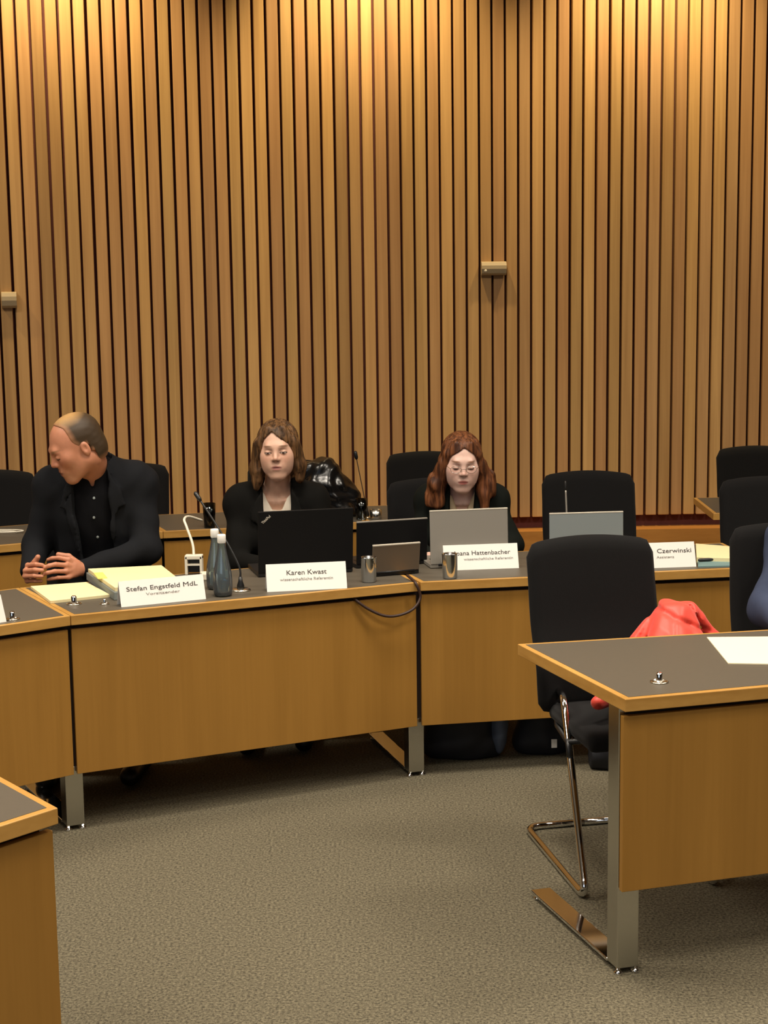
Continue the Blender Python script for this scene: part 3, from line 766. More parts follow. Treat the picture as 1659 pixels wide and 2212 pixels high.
def bottle(label, px, py, first=None):
    p = at(px, py, TZ)
    if first:
        c = copy_tree(first); c.location = p; c['label'] = label; return c
    r = root('water_bottle', label, 'bottle', p, 0, 'glass water bottles')
    prof = [(.001, .004), (.026, .002), (.032, .006), (.0335, .02), (.0335, .060), (.031, .085), (.025, .115), (.0185, .145), (.0140, .170), (.0125, .195), (.0125, .208)]
    inner = [(rr - .0022, z) for rr, z in prof[2:]][::-1] + [(.028, .012), (.001, .011)]
    bm = NB(); lathe(bm, prof + inner, 28, cap=False); part('bottle_glass', bm, M_BOTTLE, r, True, world=False)
    bm = NB(); lathe(bm, [(.001, .0115), (.0285, .0125), (.0305, .02), (.0305, .058), (.001, .0581)], 24, cap=False); part('water', bm, M_WATER, r, True, world=False)
    bm = NB(); lathe(bm, [(.0135, .186), (.0148, .190), (.0150, .212), (.0130, .216), (.0, .216)], 20, cap=False); part('cap', bm, M_CARD, r, True, world=False)
    return r
b1 = bottle('front one of the two glass water bottles, beside the left name card', 482, 1287)
bottle('rear one of the two glass water bottles, half behind the other', 467, 1272, b1)

def tumbler(label, px, py, r0=.0265, r1=.0295, h=.092):
    p = at(px, py, TZ)
    rt = root('steel_tumbler', label, 'tumbler', p, 0, 'steel tumblers')
    bm = NB(); lathe(bm, [(.0, .0), (r0 - .003, 0), (r0, .004), (r1, h - .002), (r1 + .0006, h), (r1 - .002, h), (r0 - .003, .006), (0, .005)], 32, cap=False); part('cup', bm, M_CUP, rt, True, world=False)
    return rt
tumbler('steel tumbler right of the middle name card', 797, 1257)
tumbler('steel tumbler in front of the name card by the silver laptop', 972, 1249)

def lerp_(a, b, t): return a + (b - a) * t
# papers and folders
def sheet_stack(name, label, cat, corners, z0, h, mat, group=None):
    pts = [V2(at(x, y, z0 + h)) for x, y in corners]; c = sum(pts, Vector((0, 0))) / len(pts)
    bm = NB(); prism(bm, pts, z0, z0 + h, .0006 if h > .002 else 0); return tag(part(name, bm, mat, base=(c.x, c.y, z0)), label, cat, group)
sheet_stack('paper_sheet', 'blank white sheet lying on the right foreground desk', 'paper', [(1573, 1432), (1790, 1436), (1725, 1374), (1527, 1376)], TZ, .004, M_PAPER)
sheet_stack('paper_folder', 'cream paper folder lying flat in front of the clasped hands', 'folder', [(109, 1298), (238, 1284), (186, 1257), (66, 1266)], TZ, .010, M_CREAM)
r = root('binder', 'thick grey binder of cream papers behind the left name card', 'binder', at(290, 1268, TZ))
bm = NB(); pts = [V2(at(x, y, TZ + .03)) for x, y in ((246, 1279), (395, 1262), (352, 1228), (186, 1236))]; prism(bm, pts, TZ, TZ + .030, .003); part('cover', bm, M_FOLDER, r)
bm = NB(); q = inset_poly(pts, .006); prism(bm, q, TZ + .030, TZ + .044, .001); part('paper_stack', bm, M_CREAM, r)
bm = NB(); prism(bm, [V2(at(x, y, TZ + .046)) for x, y in ((212, 1250), (232, 1248), (222, 1236), (202, 1237))], TZ + .0435, TZ + .046); part('sticky_note', bm, M_YELLOW, r)
sheet_stack('paper_stack', 'stack of cream papers right of the half-hidden name card', 'paper', [(1505, 1204), (1584, 1206), (1578, 1180), (1503, 1174)], TZ, .020, M_CREAM)
sheet_stack('document_folder', 'teal folder under the cream papers at the right', 'folder', [(1508, 1223), (1584, 1221), (1580, 1207), (1506, 1206)], TZ, .006, M_TEAL)
bm = NB(); a, b = at(1508, 1210, TZ + .013), at(1545, 1208, TZ + .013); tube(bm, [a, lerp_(a, b, .1), lerp_(a, b, .9), b], [.003, .0062, .0062, .004], 8); tag(part('pen', bm, M_BLACK, smooth=True, base=(a + b) / 2), 'thick black pen beside the teal folder', 'pen')
p = at(446, 1252, TZ)
bm = NB(); box(bm, (p.x, p.y, TZ + .014), (.040, .05, .028), rz=.3, bev=.005); tag(part('power_adapter', bm, M_WHITE, base=(p.x, p.y, TZ)), 'small white power adapter between the left name card and the bottles', 'adapter')

# gooseneck microphones
def gooseneck(label, base, pts, mat=M_BLACK, head=.008, thin=.0036):
    r = root('gooseneck_microphone', label, 'microphone', base, 0, 'gooseneck microphones')
    bm = NB(); lathe(bm, [(.0, 0), (.036, 0), (.036, .004), (.030, .008), (.0, .008)], 24, base, cap=False); part('base_ring', bm, M_BRASS, r, True)
    bm = NB(); lathe(bm, [(.013, .006), (.013, .02), (.008, .034), (.006, .05)], 16, base); part('socket', bm, M_BLACK, r, True)
    sp = spline([Vector(base) + Vector((0, 0, .04))] + pts, 8); bm = NB(); tube(bm, sp, thin, 8); part('gooseneck', bm, mat, r, True)
    d = (sp[-1] - sp[-2]).normalized(); bm = NB(); tube(bm, [sp[-1] - d * .005, sp[-1] + d * .004, sp[-1] + d * .03, sp[-1] + d * .036], [head * .6, head, head, head * .5], 12); part('capsule', bm, M_BLACK, r, True)
g = at(520, 1276, TZ)
gooseneck('gooseneck microphone leaning left behind the water bottles', g, [PV(517, 1225, g.y + .01), PV(495, 1180, g.y + .03), PV(468, 1135, g.y + .06), PV(432, 1080, g.y + .10)])
g = at(1226, 1196, TZ)
gooseneck('upright gooseneck microphone at the light grey laptop', g, [PV(1225, 1160, g.y), PV(1224, 1110, g.y), PV(1222, 1058, g.y + .01)], M_SILVER, .005)
g = at(792, 1118, TZ)
gooseneck('gooseneck microphone on the second-row desk, its head before the slats', g, [PV(790, 1090, g.y), PV(780, 1040, g.y), PV(770, 990, g.y)], M_GAP, .009, thin=.0022)

# microphone sockets in the desk tops
def mic_socket(label, px, py, k=1.0):
    p = at(px, py, TZ); r = root('microphone_socket', label, 'socket', p, 0, 'desk microphone sockets')
    bm = NB(); lathe(bm, [(0, 0), (.024 * k, 0), (.024 * k, .003), (.018 * k, .005), (.018 * k, .002), (0, .002)], 24, cap=False); part('ring', bm, M_BRASS, r, True, world=False)
    bm = NB(); lathe(bm, [(.009 * k, .001), (.009 * k, .022 * k), (.0065 * k, .026 * k), (.0, .026 * k)], 16, cap=False); part('plug', bm, M_CHROME, r, True, world=False)
    return r
mic_socket('bare metal microphone socket on the right foreground desk', 1424, 1474)
mic_socket('metal microphone socket near the left edge, beside the cut-off name card', 27, 1338)
mic_socket('metal microphone socket in front of the cream folder', 160, 1305, 1.1)
mic_socket('metal microphone socket next to the left end of the first name card', 226, 1305, .7)

# flip-up power socket with its white cord
sk = at(420, 1240, TZ); r = root('power_socket', 'flip-up power socket with a white cord at the rear edge of the long desk', 'socket', sk)
bm = NB(); u = Vector((1, .1, 0)).normalized()
for dx in (-.028, .028): box(bm, sk + Vector((dx, 0, .035)), (.010, .04, .07), bev=.002)
box(bm, sk + Vector((0, .0, .066)), (.066, .04, .016), bev=.003); box(bm, sk + Vector((0, 0, .038)), (.05, .036, .006)); part('socket_frame', bm, M_WHITE, r)
bm = NB(); box(bm, sk + Vector((0, .012, .035)), (.048, .012, .058)); part('socket_insert', bm, M_BLACK, r)
bm = NB(); tube(bm, spline([sk + Vector((0, 0, .07)), PV(416, 1175, sk.y + .02), PV(403, 1138, sk.y + .05), PV(398, 1122, sk.y + .08), PV(408, 1116, sk.y + .16), PV(436, 1124, sk.y + .26)], 8), .0050, 10); part('cord', bm, M_WHITE, r, True)

# things on the second row
def drink(label, px, py, mat, h=.10, rr=.03):
    p = at(px, py, TZ); r = root('drinking_glass', label, 'glass', p)
    bm = NB(); lathe(bm, [(0, 0), (rr * .85, 0), (rr, h), (rr - .002, h), (rr * .85 - .002, .006), (0, .006)], 24, cap=False); part('glass_wall', bm, M_GLASS, r, True, world=False)
    bm = NB(); lathe(bm, [(0, .0065), (rr * .85 - .0025, .0065), (rr * .93 - .0025, h * .6), (0, h * .6)], 20, cap=False); part('drink', bm, mat, r, True, world=False)
drink('glass of dark drink on the second-row desk, behind the white cord', 453, 1140, plain('cola', srgb(30, 16, 10), .1), .115)
drink('glass of clear water on the second-row desk, right of the black laptop', 781, 1122, M_WATER)
p = at(812, 1121, TZ); r = root('steel_cup', 'short steel cup on the second-row desk, left of the tall chair back', 'cup', p)
bm = NB(); lathe(bm, [(0, 0), (.026, 0), (.028, .004), (.029, .046), (.027, .046), (.026, .006), (0, .006)], 24, cap=False); part('cup', bm, M_STEEL, r, True, world=False)
p = at(12, 1152, TZ); bm = NB(); tube(bm, spline([p + Vector((.05 * math.cos(a) * (1 + .1 * a), .03 * math.sin(a), .004 + .001 * a)) for a in [k * .5 for k in range(20)]], 4), .003, 6)
tag(part('cable_coil', bm, M_WHITE, smooth=True, base=p), 'thin pale cable coiled on the second-row desk at the far left', 'cable')

# glossy black jacket heaped on the second-row desk
F = Field(axis(-.75, -.02, .007), axis(6.55, 7.2, .007), axis(.70, 1.15, .007))
yj = 6.93
pj = lambda x, y, d=0: P(x, y, yj + d)
for a, b, ra, rb in ((pj(660, 1020), pj(700, 1020, -.02), .055, .07), (pj(700, 1020, -.02), pj(755, 1070), .065, .05), (pj(660, 1025), pj(655, 1100), .06, .08), (pj(755, 1070), pj(775, 1105), .045, .03),
                     (pj(700, 1050, -.05), pj(735, 1100, -.05), .07, .06), (pj(655, 1105), pj(770, 1108), .05, .035), (pj(690, 1010, -.05), pj(735, 1045, -.05), .03, .025), (pj(670, 1050, -.07), pj(700, 1085, -.08), .035, .03)):
    F.add(caps(a, b, ra, rb), .025)
F.shift(lambda X, Y, Z: .006 * np.sin(60 * X + 30 * Z + 3 * np.sin(22 * Z)) * np.sin(48 * Z - 24 * X + 2 * np.sin(30 * Y)))
F.cut(Prim(lambda X, Y, Z: Z - TZ - .001 + 0 * X + 0 * Y, np.array((-2, 6, -1.)), np.array((2, 8, TZ))), .004)
jb = pj(700, 1120); j = field_part('jacket', F, M_PUFFER, base=(jb[0], yj, TZ)); tag(j, 'glossy black jacket heaped on the second-row desk behind the black laptop', 'jacket')

# red jacket on the empty chair
F = Field(axis(.52, 1.16, .0065), axis(4.05, 4.75, .0065), axis(.40, .90, .0065))
pk = lambda x, y, d: P(x, y, d)
for a, b, ra, rb in ((pk(1438, 1318, 4.50), pk(1488, 1316, 4.50), .030, .030), (pk(1438, 1318, 4.50), pk(1372, 1382, 4.46), .030, .03), (pk(1488, 1316, 4.50), pk(1545, 1385, 4.50), .030, .025),
                     (pk(1440, 1330, 4.46), pk(1420, 1420, 4.36), .04, .05), (pk(1485, 1330, 4.46), pk(1500, 1420, 4.38), .04, .05), (pk(1462, 1330, 4.45), pk(1465, 1430, 4.34), .045, .06),
                     (pk(1410, 1420, 4.36), pk(1330, 1500, 4.30), .05, .035), (pk(1330, 1495, 4.28), pk(1290, 1520, 4.22), .030, .022), (pk(1460, 1420, 4.38), pk(1380, 1470, 4.36), .06, .05)):
    F.add(caps(a, b, ra, rb), .018)
def crease(a, b, Yd, wd, dp):
    (x0, _, z0), (x1, _, z1) = P(a[0], a[1], Yd), P(b[0], b[1], Yd); ex, ez = x1 - x0, z1 - z0; L = ex * ex + ez * ez
    def f(X, Y, Z):
        h = np.clip(((X - x0) * ex + (Z - z0) * ez) / L, 0, 1); d = np.sqrt((X - x0 - h * ex) ** 2 + (Z - z0 - h * ez) ** 2)
        return dp * np.exp(-(d / wd) ** 2)
    return f
F.shift(lambda X, Y, Z: .008 * np.abs(np.sin(17 * (X - .9) + 13 * Z + .8 * np.sin(16 * Z + 12 * Y))) - .004 + .006 * np.abs(np.sin(21 * X - 24 * Z + 9 * Y)) - .003)
for cr in (crease((1422, 1314), (1535, 1366), 4.46, .007, .010), crease((1424, 1312), (1378, 1378), 4.46, .006, .009), crease((1404, 1318), (1356, 1382), 4.46, .006, .008), crease((1494, 1312), (1528, 1376), 4.46, .006, .009), crease((1446, 1330), (1432, 1380), 4.46, .006, .007)): F.shift(cr)
jc = P(1440, 1440, 4.38); j = field_part('jacket', F, M_RED, base=(jc[0], jc[1], .465)); tag(j, 'bright red jacket heaped on the seat of the empty chair', 'jacket')

# cable drooping at the desk seam
q0 = at(893, 1256, TZ); fy = L2b.y
bm = NB(); tube(bm, spline([PV(880, 1243, q0.y + .05), PV(892, 1253, q0.y + .0), PV(899, 1262, fy - .012), PV(908, 1290, fy - .012), PV(893, 1315, fy - .03), PV(862, 1329, fy - .05), PV(830, 1330, fy - .07), PV(795, 1315, fy - .085), PV(770, 1297, fy - .09), PV(762, 1286, fy - .06)], 8), .0052, 10)
tag(part('cable', bm, M_CABLE, smooth=True, base=(q0.x, q0.y, TZ)), 'dark cable drooping in a loop below the desk edge at the seam', 'cable')

# bags under the desks
def bag(name, label, px0, px1, py, h, mat, dep=.16, extra=None, tag_=None):
    a, b = at(px0, py, 0), at(px1, py, 0); c = (a + b) / 2; w = (b - a).length
    F = Field(axis(c.x - w * .75, c.x + w * .75, .009), axis(c.y - .1, c.y + dep + .12, .009), axis(-.03, h + .08, .009)); yc = c.y + dep * .5
    F.add(ell((c.x, yc, h * .42), (w * .52, dep * .62, h * .55)), .03); F.add(caps((c.x - w * .38, yc - .01, .05), (c.x + w * .38, yc - .01, .05), .055, .055), .05); F.add(caps((c.x - w * .2, yc, h * .8), (c.x + w * .15, yc, h * .85), .045, .04), .05)
    F.shift(fold_noise(.004, 40, px0)); F.cut(Prim(lambda X, Y, Z: Z - .001 + 0 * X + 0 * Y, np.array((-9, -9, -1.)), np.array((9, 9, .0))), .004)
    r = root(name, label, 'bag', (c.x, yc, 0)); o = field_part('bag_body', F, mat, r)
    bm = NB(); tube(bm, spline([(c.x - .05, yc, h * .85), (c.x - .03, yc - .03, h * 1.02), (c.x + .03, yc - .03, h * 1.02), (c.x + .05, yc, h * .85)], 6), .007, 8); part('handle', bm, M_BLACK, r, True)
    return r, c, w, yc
r, c, w, yc = bag('backpack', 'dark backpack on the floor under the desk with the silver laptop', 925, 1080, 1645, .33, M_BAG)
F = Field(axis(c.x + w * .2, c.x + w * .85, .008), axis(yc - .14, yc + .12, .008), axis(-.01, .30, .008)); F.add(ell((c.x + w * .50, yc - .03, .13), (.035, .07, .115)), .02); F.shift(fold_noise(.003, 50)); field_part('side_pocket', F, M_BAGGREY, r)
r, c, w, yc = bag('shoulder_bag', 'dark shoulder bag with a white tag on the floor left of the empty chair', 1125, 1225, 1632, .26, M_BAG, .12)
bm = NB(); tp = PV(1197, 1606, c.y - .045); box(bm, tp, (.022, .004, .034), bev=.001, rz=.1); part('tag', bm, M_CARD, r)
bag('tote_bag', 'navy tote bag on the floor behind the tube of the empty chair', 1285, 1340, 1664, .25, M_BAG, .10)

# ------------------------------------------------------------------ lamps
def spot(name, loc, target, watts, size, col, blend=.6, soft=.08):
    l = bpy.data.lights.new(name, 'SPOT'); l.energy = watts; l.spot_size = size; l.spot_blend = blend; l.color = col; l.shadow_soft_size = soft
    o = bpy.data.objects.new(name, l); COL.objects.link(o); o.location = loc
    o.rotation_euler = (Vector(target) - Vector(loc)).to_track_quat('-Z', 'Y').to_euler(); return o
def area(name, loc, sx, sy, watts, col, rot=(0, 0, 0), spread=PI):
    l = bpy.data.lights.new(name, 'AREA'); l.shape = 'RECTANGLE'; l.size = sx; l.size_y = sy; l.energy = watts; l.color = col; l.spread = spread
    o = bpy.data.objects.new(name, l); COL.objects.link(o); o.location = loc; o.rotation_euler = rot; return o
WARM = (1.0, .79, .45); NEUT = (1.0, .90, .76)
for px in (-560, 150, 800, 1430, 2100):
    x = P(px, 100, 8.2)[0]; yy = wall_y(x)
    spot('wall_washer', (x, yy - .62, 4.22), (x, yy + .12, 2.7), 222, math.radians(92), WARM, 1.0, .05)
for x in (-3.0, 0, 3.0):
    for y, k in ((-1.0, .9), (2.0, 1.1), (4.3, 1.7)):
        area('ceiling_panel', (x, y, 4.28), 1.2, .6, 48 * k, NEUT, spread=math.radians(140))
area('window_daylight', (-2.5, -4.8, 2.95), 5.5, 2.2, 52, (.72, .84, 1.0), (math.radians(90), 0, 0))
w = bpy.data.worlds.new('world'); scene.world = w; w.use_nodes = True
w.node_tree.nodes['Background'].inputs['Color'].default_value = (.9, .8, .65, 1); w.node_tree.nodes['Background'].inputs['Strength'].default_value = .05
vs = scene.view_settings; vs.view_transform = 'Standard'; vs.look = 'None'; vs.gamma = 1; vs.use_curve_mapping = False; vs.exposure = 0.0
from mathutils.bvhtree import BVHTree
def band(F, T, pts, off, th, m=.12):
    """a strip of cloth lying on the front of the torso inside the outline pts (torso x, z)"""
    xs = [p[0] for p in pts]; zs = [p[1] for p in pts]
    cs = [T.w(x, y, z) for x in (min(xs), max(xs)) for y in (-.2, .05) for z in (min(zs), max(zs))]
    lo, hi = bounds(cs, .01); b = F.block(lo, hi, .0)
    sl, X, Y, Z = b; o = F.D[sl]; x, y, z = T.loc(X, Y, Z)
    d = np.maximum(np.maximum(poly2(pts, x, z), np.abs(o - off) - th), y - .02)
    F.D[sl] = np.minimum(o, d)
def slit(T, pts, ymax=.0):
    xs = [p[0] for p in pts]; zs = [p[1] for p in pts]
    cs = [T.w(x, y, z) for x in (min(xs), max(xs)) for y in (-.3, ymax) for z in (min(zs), max(zs))]
    lo, hi = bounds(cs, .0)
    def f(X, Y, Z):
        x, y, z = T.loc(X, Y, Z); return np.maximum(poly2(pts, x, z), y - ymax)
    return Prim(f, lo, hi)
def below(T, z0):
    def f(X, Y, Z):
        x, y, z = T.loc(X, Y, Z); return (z - z0) * T.k
    return Prim(f, T.o - 2, T.o + 2)
def upper_garment(name, mat, parent, T, arms, g, fem, sh, vee, lapels=(), hem=-.06, collar=None, h=.0055, fold=.0025, neck_r=.058, sleeve_cut=True, w=1.0, seed=0.0):
    pts = [T.w(x, y, z) for x in (-.26, .26) for y in (-.19, .19) for z in (hem, .64)]
    for a in arms: pts += list(a[:3])
    lo, hi = bounds(pts, .07)
    F = Field(axis(lo[0], hi[0], h), axis(lo[1], hi[1], h), axis(lo[2], hi[2], h))
    T.solid(F, g, w, fem, sh=sh)
    if collar: collar(F, T)
    for lp in lapels: band(F, T, lp, .010, .006)
    F.cut(below(T, hem), .004)
    # neck hole and front opening, then the sleeves with open cuffs
    F.cut(caps(T.w(0, .02, .50), T.w(0, -.02, .70), neck_r * T.k, neck_r * 1.15 * T.k), .004)
    if vee: F.cut(slit(T, vee), .004)
    for s, e, wr, r0, r1, r2 in arms:
        F.add(caps(s, e, r0, r1), .035); F.add(caps(e, wr, r1, r2), .02)
    F.shift(fold_noise(fold, 34, seed))
    if sleeve_cut:
        for s, e, wr, r0, r1, r2 in arms:
            d = np.array(wr) - np.array(e); d = d / np.linalg.norm(d)
            F.cut(caps(np.array(wr) + d * r2 * .9, np.array(wr) + d * .12, r2 * .8, r2 * 1.4), .003)
    o = field_part(name, F, mat, parent)
    return o
def surface_hit(o, px, py):
    me = o.data; base = wloc(o)
    bv = BVHTree.FromPolygons([v.co + base for v in me.vertices], [tuple(p.vertices) for p in me.polygons])
    d = Vector(ray(px, py)).normalized()
    return bv.ray_cast(Vector((0, 0, EYE)), d)
def body(name, label, seat, T, hc, HM, hs, fem, arms, hands, legsk, skin, lip, brow, closed=False, stubble=None, sh=.15):
    """one continuous skin: head, neck, trunk, arms, hands with fingers, legs"""
    ptsH = [hc - .17, hc + .17]; fine = [[], [], []]
    for i in range(3): fine[i].append((hc[i] - .135 * hs, hc[i] + .135 * hs, .0029))
    hp = [p for h in hands for p in ([h['wrist']] + h['knuckles'] + [q for c in h['fingers'] for q in c] + h['thumb'])]
    if hp:
        for h in hands:
            q = [h['wrist']] + h['knuckles'] + [q for c in h['fingers'] for q in c] + h['thumb']
            lo, hi = bounds(q, .016)
            for i in range(3): fine[i].append((lo[i], hi[i], .0031))
    hips, knees, ankles = legsk
    allp = ptsH + hp + [p for a in arms for p in a[:3]] + hips + knees + ankles + [T.w(-.2, -.15, -.1), T.w(.2, .15, .5)]
    lo, hi = bounds(allp, .06)
    F = Field(*[axis(lo[i], hi[i], .014, fine[i]) for i in range(3)])
    T.solid(F, -.022, 1.0, fem, sh=sh)
    for s, e, wr, r0, r1, r2 in arms:
        F.add(caps(s, e, r0 * .72, r1 * .72), .03); F.add(caps(e, wr, r1 * .72, .024), .02)
    for hp_, k, a in zip(hips, knees, ankles):
        F.add(caps(hp_, k, .055, .045), .03); F.add(caps(k, a, .045, .032), .02)
    for h in hands: hand(F, h['wrist'], None, h['knuckles'], h['fingers'], h['thumb'], h.get('r', .0085))
    head_prims(F, hc, HM, hs, fem)
    nk = .050 if fem else .058
    F.add(caps(hc + HM @ (np.array((0, .030, -.050)) * hs), T.w(0, .012, .53), nk, nk * 1.08), .025)
    if fem:
        for x in (-1, 1): F.add(caps(T.w(x * .015, -.055, .495), T.w(x * .11, -.04, .515), .010, .008), .02)
    cf = head_color(hc, HM, hs, skin, lip, brow, closed, stubble)
    nail = [c[-1] for h in hands for c in h['fingers'] + [h['thumb']]]
    def col(V):
        C = cf(V)
        for h in hands:
            d = np.min([np.linalg.norm(V - np.array(p), axis=1) for p in h['knuckles']], axis=0)
            m = np.clip(1 - d / .014, 0, 1)[:, None] * .35
            C[:, :3] = C[:, :3] * (1 - m) + C[:, :3] * np.array((1.0, .72, .66)) * m
        return C
    o = field_part(name, F, SKIN, None, base=seat, color=col)
    return tag(o, label, 'person')
def hairfield(name, mat, parent, hc, M, s, adds, cuts, noise, ext, h=.0032, color=None, k=.02):
    w = lambda p: hc + M @ (np.array(p) * s)
    lo = hc - ext[0]; hi = hc + ext[1]
    F = Field(axis(lo[0], hi[0], h), axis(lo[1], hi[1], h), axis(lo[2], hi[2], h))
    for a in adds:
        if a[0] == 'E': F.add(ell(w(a[1]), np.array(a[2]) * s, M), k * s)
        elif a[0] == 'C': F.add(caps(w(a[1]), w(a[2]), a[3] * s, a[4] * s), k * s)
        elif a[0] == 'X': F.cut(ell(w(a[1]), np.array(a[2]) * s, M), .006 * s)
        elif a[0] == 'F':
            fn = a[1]
            F.cut(Prim(lambda X, Y, Z: fn(*[((M[0, i] * (X - hc[0]) + M[1, i] * (Y - hc[1]) + M[2, i] * (Z - hc[2])) / s) for i in range(3)]) * s, lo, hi), .004)
    if noise:
        F.shift(lambda X, Y, Z: noise(*[((M[0, i] * (X - hc[0]) + M[1, i] * (Y - hc[1]) + M[2, i] * (Z - hc[2])) / s) for i in range(3)]))
    return field_part(name, F, mat, parent, color=color)
def lap_hand(wr, d, side):
    """a relaxed hand at a keyboard: fingers along d, thumb towards side"""
    wr = np.array(wr); d = np.array(d) / np.linalg.norm(d); s = np.array(side) / np.linalg.norm(side); up = np.array((0, 0, 1.0))
    kn = [wr + d * .085 + s * .027 + up * .012, wr + d * .09 + s * .009 + up * .016, wr + d * .087 - s * .009 + up * .014, wr + d * .079 - s * .026 + up * .008]
    L = (.040, .045, .042, .033)
    fg = [[k, k + d * l * .9 + up * .004, k + d * l * 1.45 - up * .014, k + d * l * 1.6 - up * .03] for k, l in zip(kn, L)]
    th = [wr + d * .03 + s * .025, wr + d * .065 + s * .042 - up * .004, wr + d * .092 + s * .044 - up * .012]
    return dict(wrist=wr, knuckles=kn, fingers=fg, thumb=th)

def flat(T, lo, side): pass
# ---- the man with clasped hands
def man():
    T = Torso((P(230, 1250, 5.62)[0], 5.62, .54), rotm_yaw, .20, 1.10, side=-.03)
    sh = .145
    arms = [(T.w(.150, .015, .45), P(318, 1186, 5.43), P(184, 1231, 5.31), .066, .054, .040),
            (T.w(-.150, .015, .45), P(78, 1180, 5.49), P(66, 1232, 5.35), .066, .054, .040)]
    p = lambda L: [P(*q) for q in L]
    hl = dict(wrist=P(178, 1229, 5.295), knuckles=p([(148, 1209, 5.245), (143, 1221, 5.23), (143, 1234, 5.225), (148, 1247, 5.23)]),
              fingers=[p([(148, 1209, 5.245), (127, 1205, 5.235), (113, 1206, 5.24), (104, 1209, 5.245)]), p([(143, 1221, 5.23), (120, 1219, 5.205), (106, 1222, 5.2), (97, 1226, 5.2)]),
                       p([(143, 1234, 5.225), (118, 1234, 5.2), (104, 1237, 5.195), (95, 1240, 5.2)]), p([(148, 1247, 5.23), (126, 1248, 5.205), (113, 1250, 5.205), (104, 1252, 5.21)])],
              thumb=p([(168, 1217, 5.28), (148, 1202, 5.275), (126, 1198, 5.27)]))
    hr = dict(wrist=P(68, 1236, 5.335), knuckles=p([(60, 1221, 5.22), (55, 1233, 5.21), (54, 1245, 5.21), (59, 1255, 5.22)]),
              fingers=[p([(60, 1221, 5.22), (78, 1219, 5.19), (92, 1221, 5.20)]), p([(55, 1233, 5.21), (75, 1231, 5.18), (91, 1232, 5.185)]),
                       p([(54, 1245, 5.21), (74, 1244, 5.18), (90, 1245, 5.185)]), p([(59, 1255, 5.22), (76, 1255, 5.195), (89, 1255, 5.20)])],
              thumb=p([(68, 1222, 5.27), (76, 1214, 5.235), (82, 1203, 5.23)]))
    hc = P(163, 967, 5.40); HM = rotm(-1.12, .46, .0); hs = 1.035
    hips = [T.w(-.09, 0, 0), T.w(.09, 0, 0)]; hx = T.o[0]
    knees = [np.array((hx - .12, 5.17, .50)), np.array((hx + .16, 5.20, .50))]
    ankles = [np.array((hx - .13, 5.24, .09)), np.array((hx + .17, 5.28, .09))]
    toes = [a + np.array((-.01, -.19, 0)) for a in ankles]
    b = body('person', 'person with short receding hair in dark blazer, looking sideways, hands clasped on the desk', (hx, 5.62, .46), T, hc, HM, hs, False, arms, [hl, hr],
             (hips, knees, ankles), srgb(190, 128, 98), srgb(156, 90, 76), srgb(140, 98, 66), stubble=srgb(190, 134, 102), closed=True, sh=sh)
    def nz(x, y, z): return .0004 * np.sin(260 * x + 40 * z) * np.sin(240 * z + 60 * y)
    def line(x, y, z):    # keeps what lies behind the receding hairline and above the nape
        front = -.016 + .55 * np.clip(.035 - z, 0, .03) - .8 * np.clip(z - .09, 0, .05)
        return np.minimum(y - front, z - np.where(y > .048, -.078, np.where(y > .036, -.03, .0)))
    def hcol(V):
        q = ((V - hc) @ HM) / hs
        m = np.clip((q[:, 2] - .082) / .035 - np.maximum(q[:, 1] - .04, 0) * 8, 0, 1)[:, None]
        C = np.array(srgb(60, 44, 25)[:3]) * (1 - m) + np.array(srgb(176, 136, 84)[:3]) * m
        x, y, z = q.T; f = np.clip(line(x, y, z) / .022, 0, 1)[:, None]
        C = C * f + np.array(srgb(166, 116, 82)[:3]) * (1 - f)
        return np.concatenate([C, np.ones((len(V), 1))], 1)
    hairfield('hair', M_HAIR_MAN, b, hc, HM, hs, [('E', (0, .0195, .0395), (.0768, .0965, .0828)), ('E', (0, .052, -.015), (.066, .062, .08)), ('F', line)], [], nz, ((.17, .17, .16), (.17, .17, .18)), color=hcol)
    shirt = upper_garment('shirt', M_SHIRT, b, T, [], .004, False, sh, [(-.022, .60), (.022, .60), (.004, .50), (-.004, .50)],
        collar=lambda F, T: F.add(caps(T.w(0, .02, .50), T.w(0, -.0, .565), .066 * T.k, .060 * T.k), .01), neck_r=.053)
    J = [[(-.05, .58), (-.098, .50), (-.118, .44), (-.092, .435), (-.03, .12), (-.062, .42)], [(.05, .58), (.098, .50), (.118, .44), (.092, .435), (.03, .12), (.062, .42)]]
    upper_garment('blazer', M_BLAZER, b, T, arms, .020, False, sh, [(-.058, .62), (.058, .62), (.062, .42), (.055, .20), (.05, -.10), (-.035, -.10), (-.040, .20), (-.062, .42)], J,
        collar=lambda F, T: F.add(caps(T.w(0, .03, .49), T.w(0, .02, .56), .078 * T.k, .070 * T.k), .02), neck_r=.066, fold=.004)
    for px, py in ((203, 1076), (203, 1118), (211, 1160)):
        h = surface_hit(shirt, px, py)
        if h[0]:
            bm = NB(); lathe(bm, [(.0050, 0), (.0050, .0022), (.0036, .003)], 12, h[0], h[1].to_track_quat('Z', 'Y').to_matrix()); part('button', bm, M_GREYLID, b)
    legs(b, T, hips, knees, ankles, toes)
rotm_yaw = .05
man()

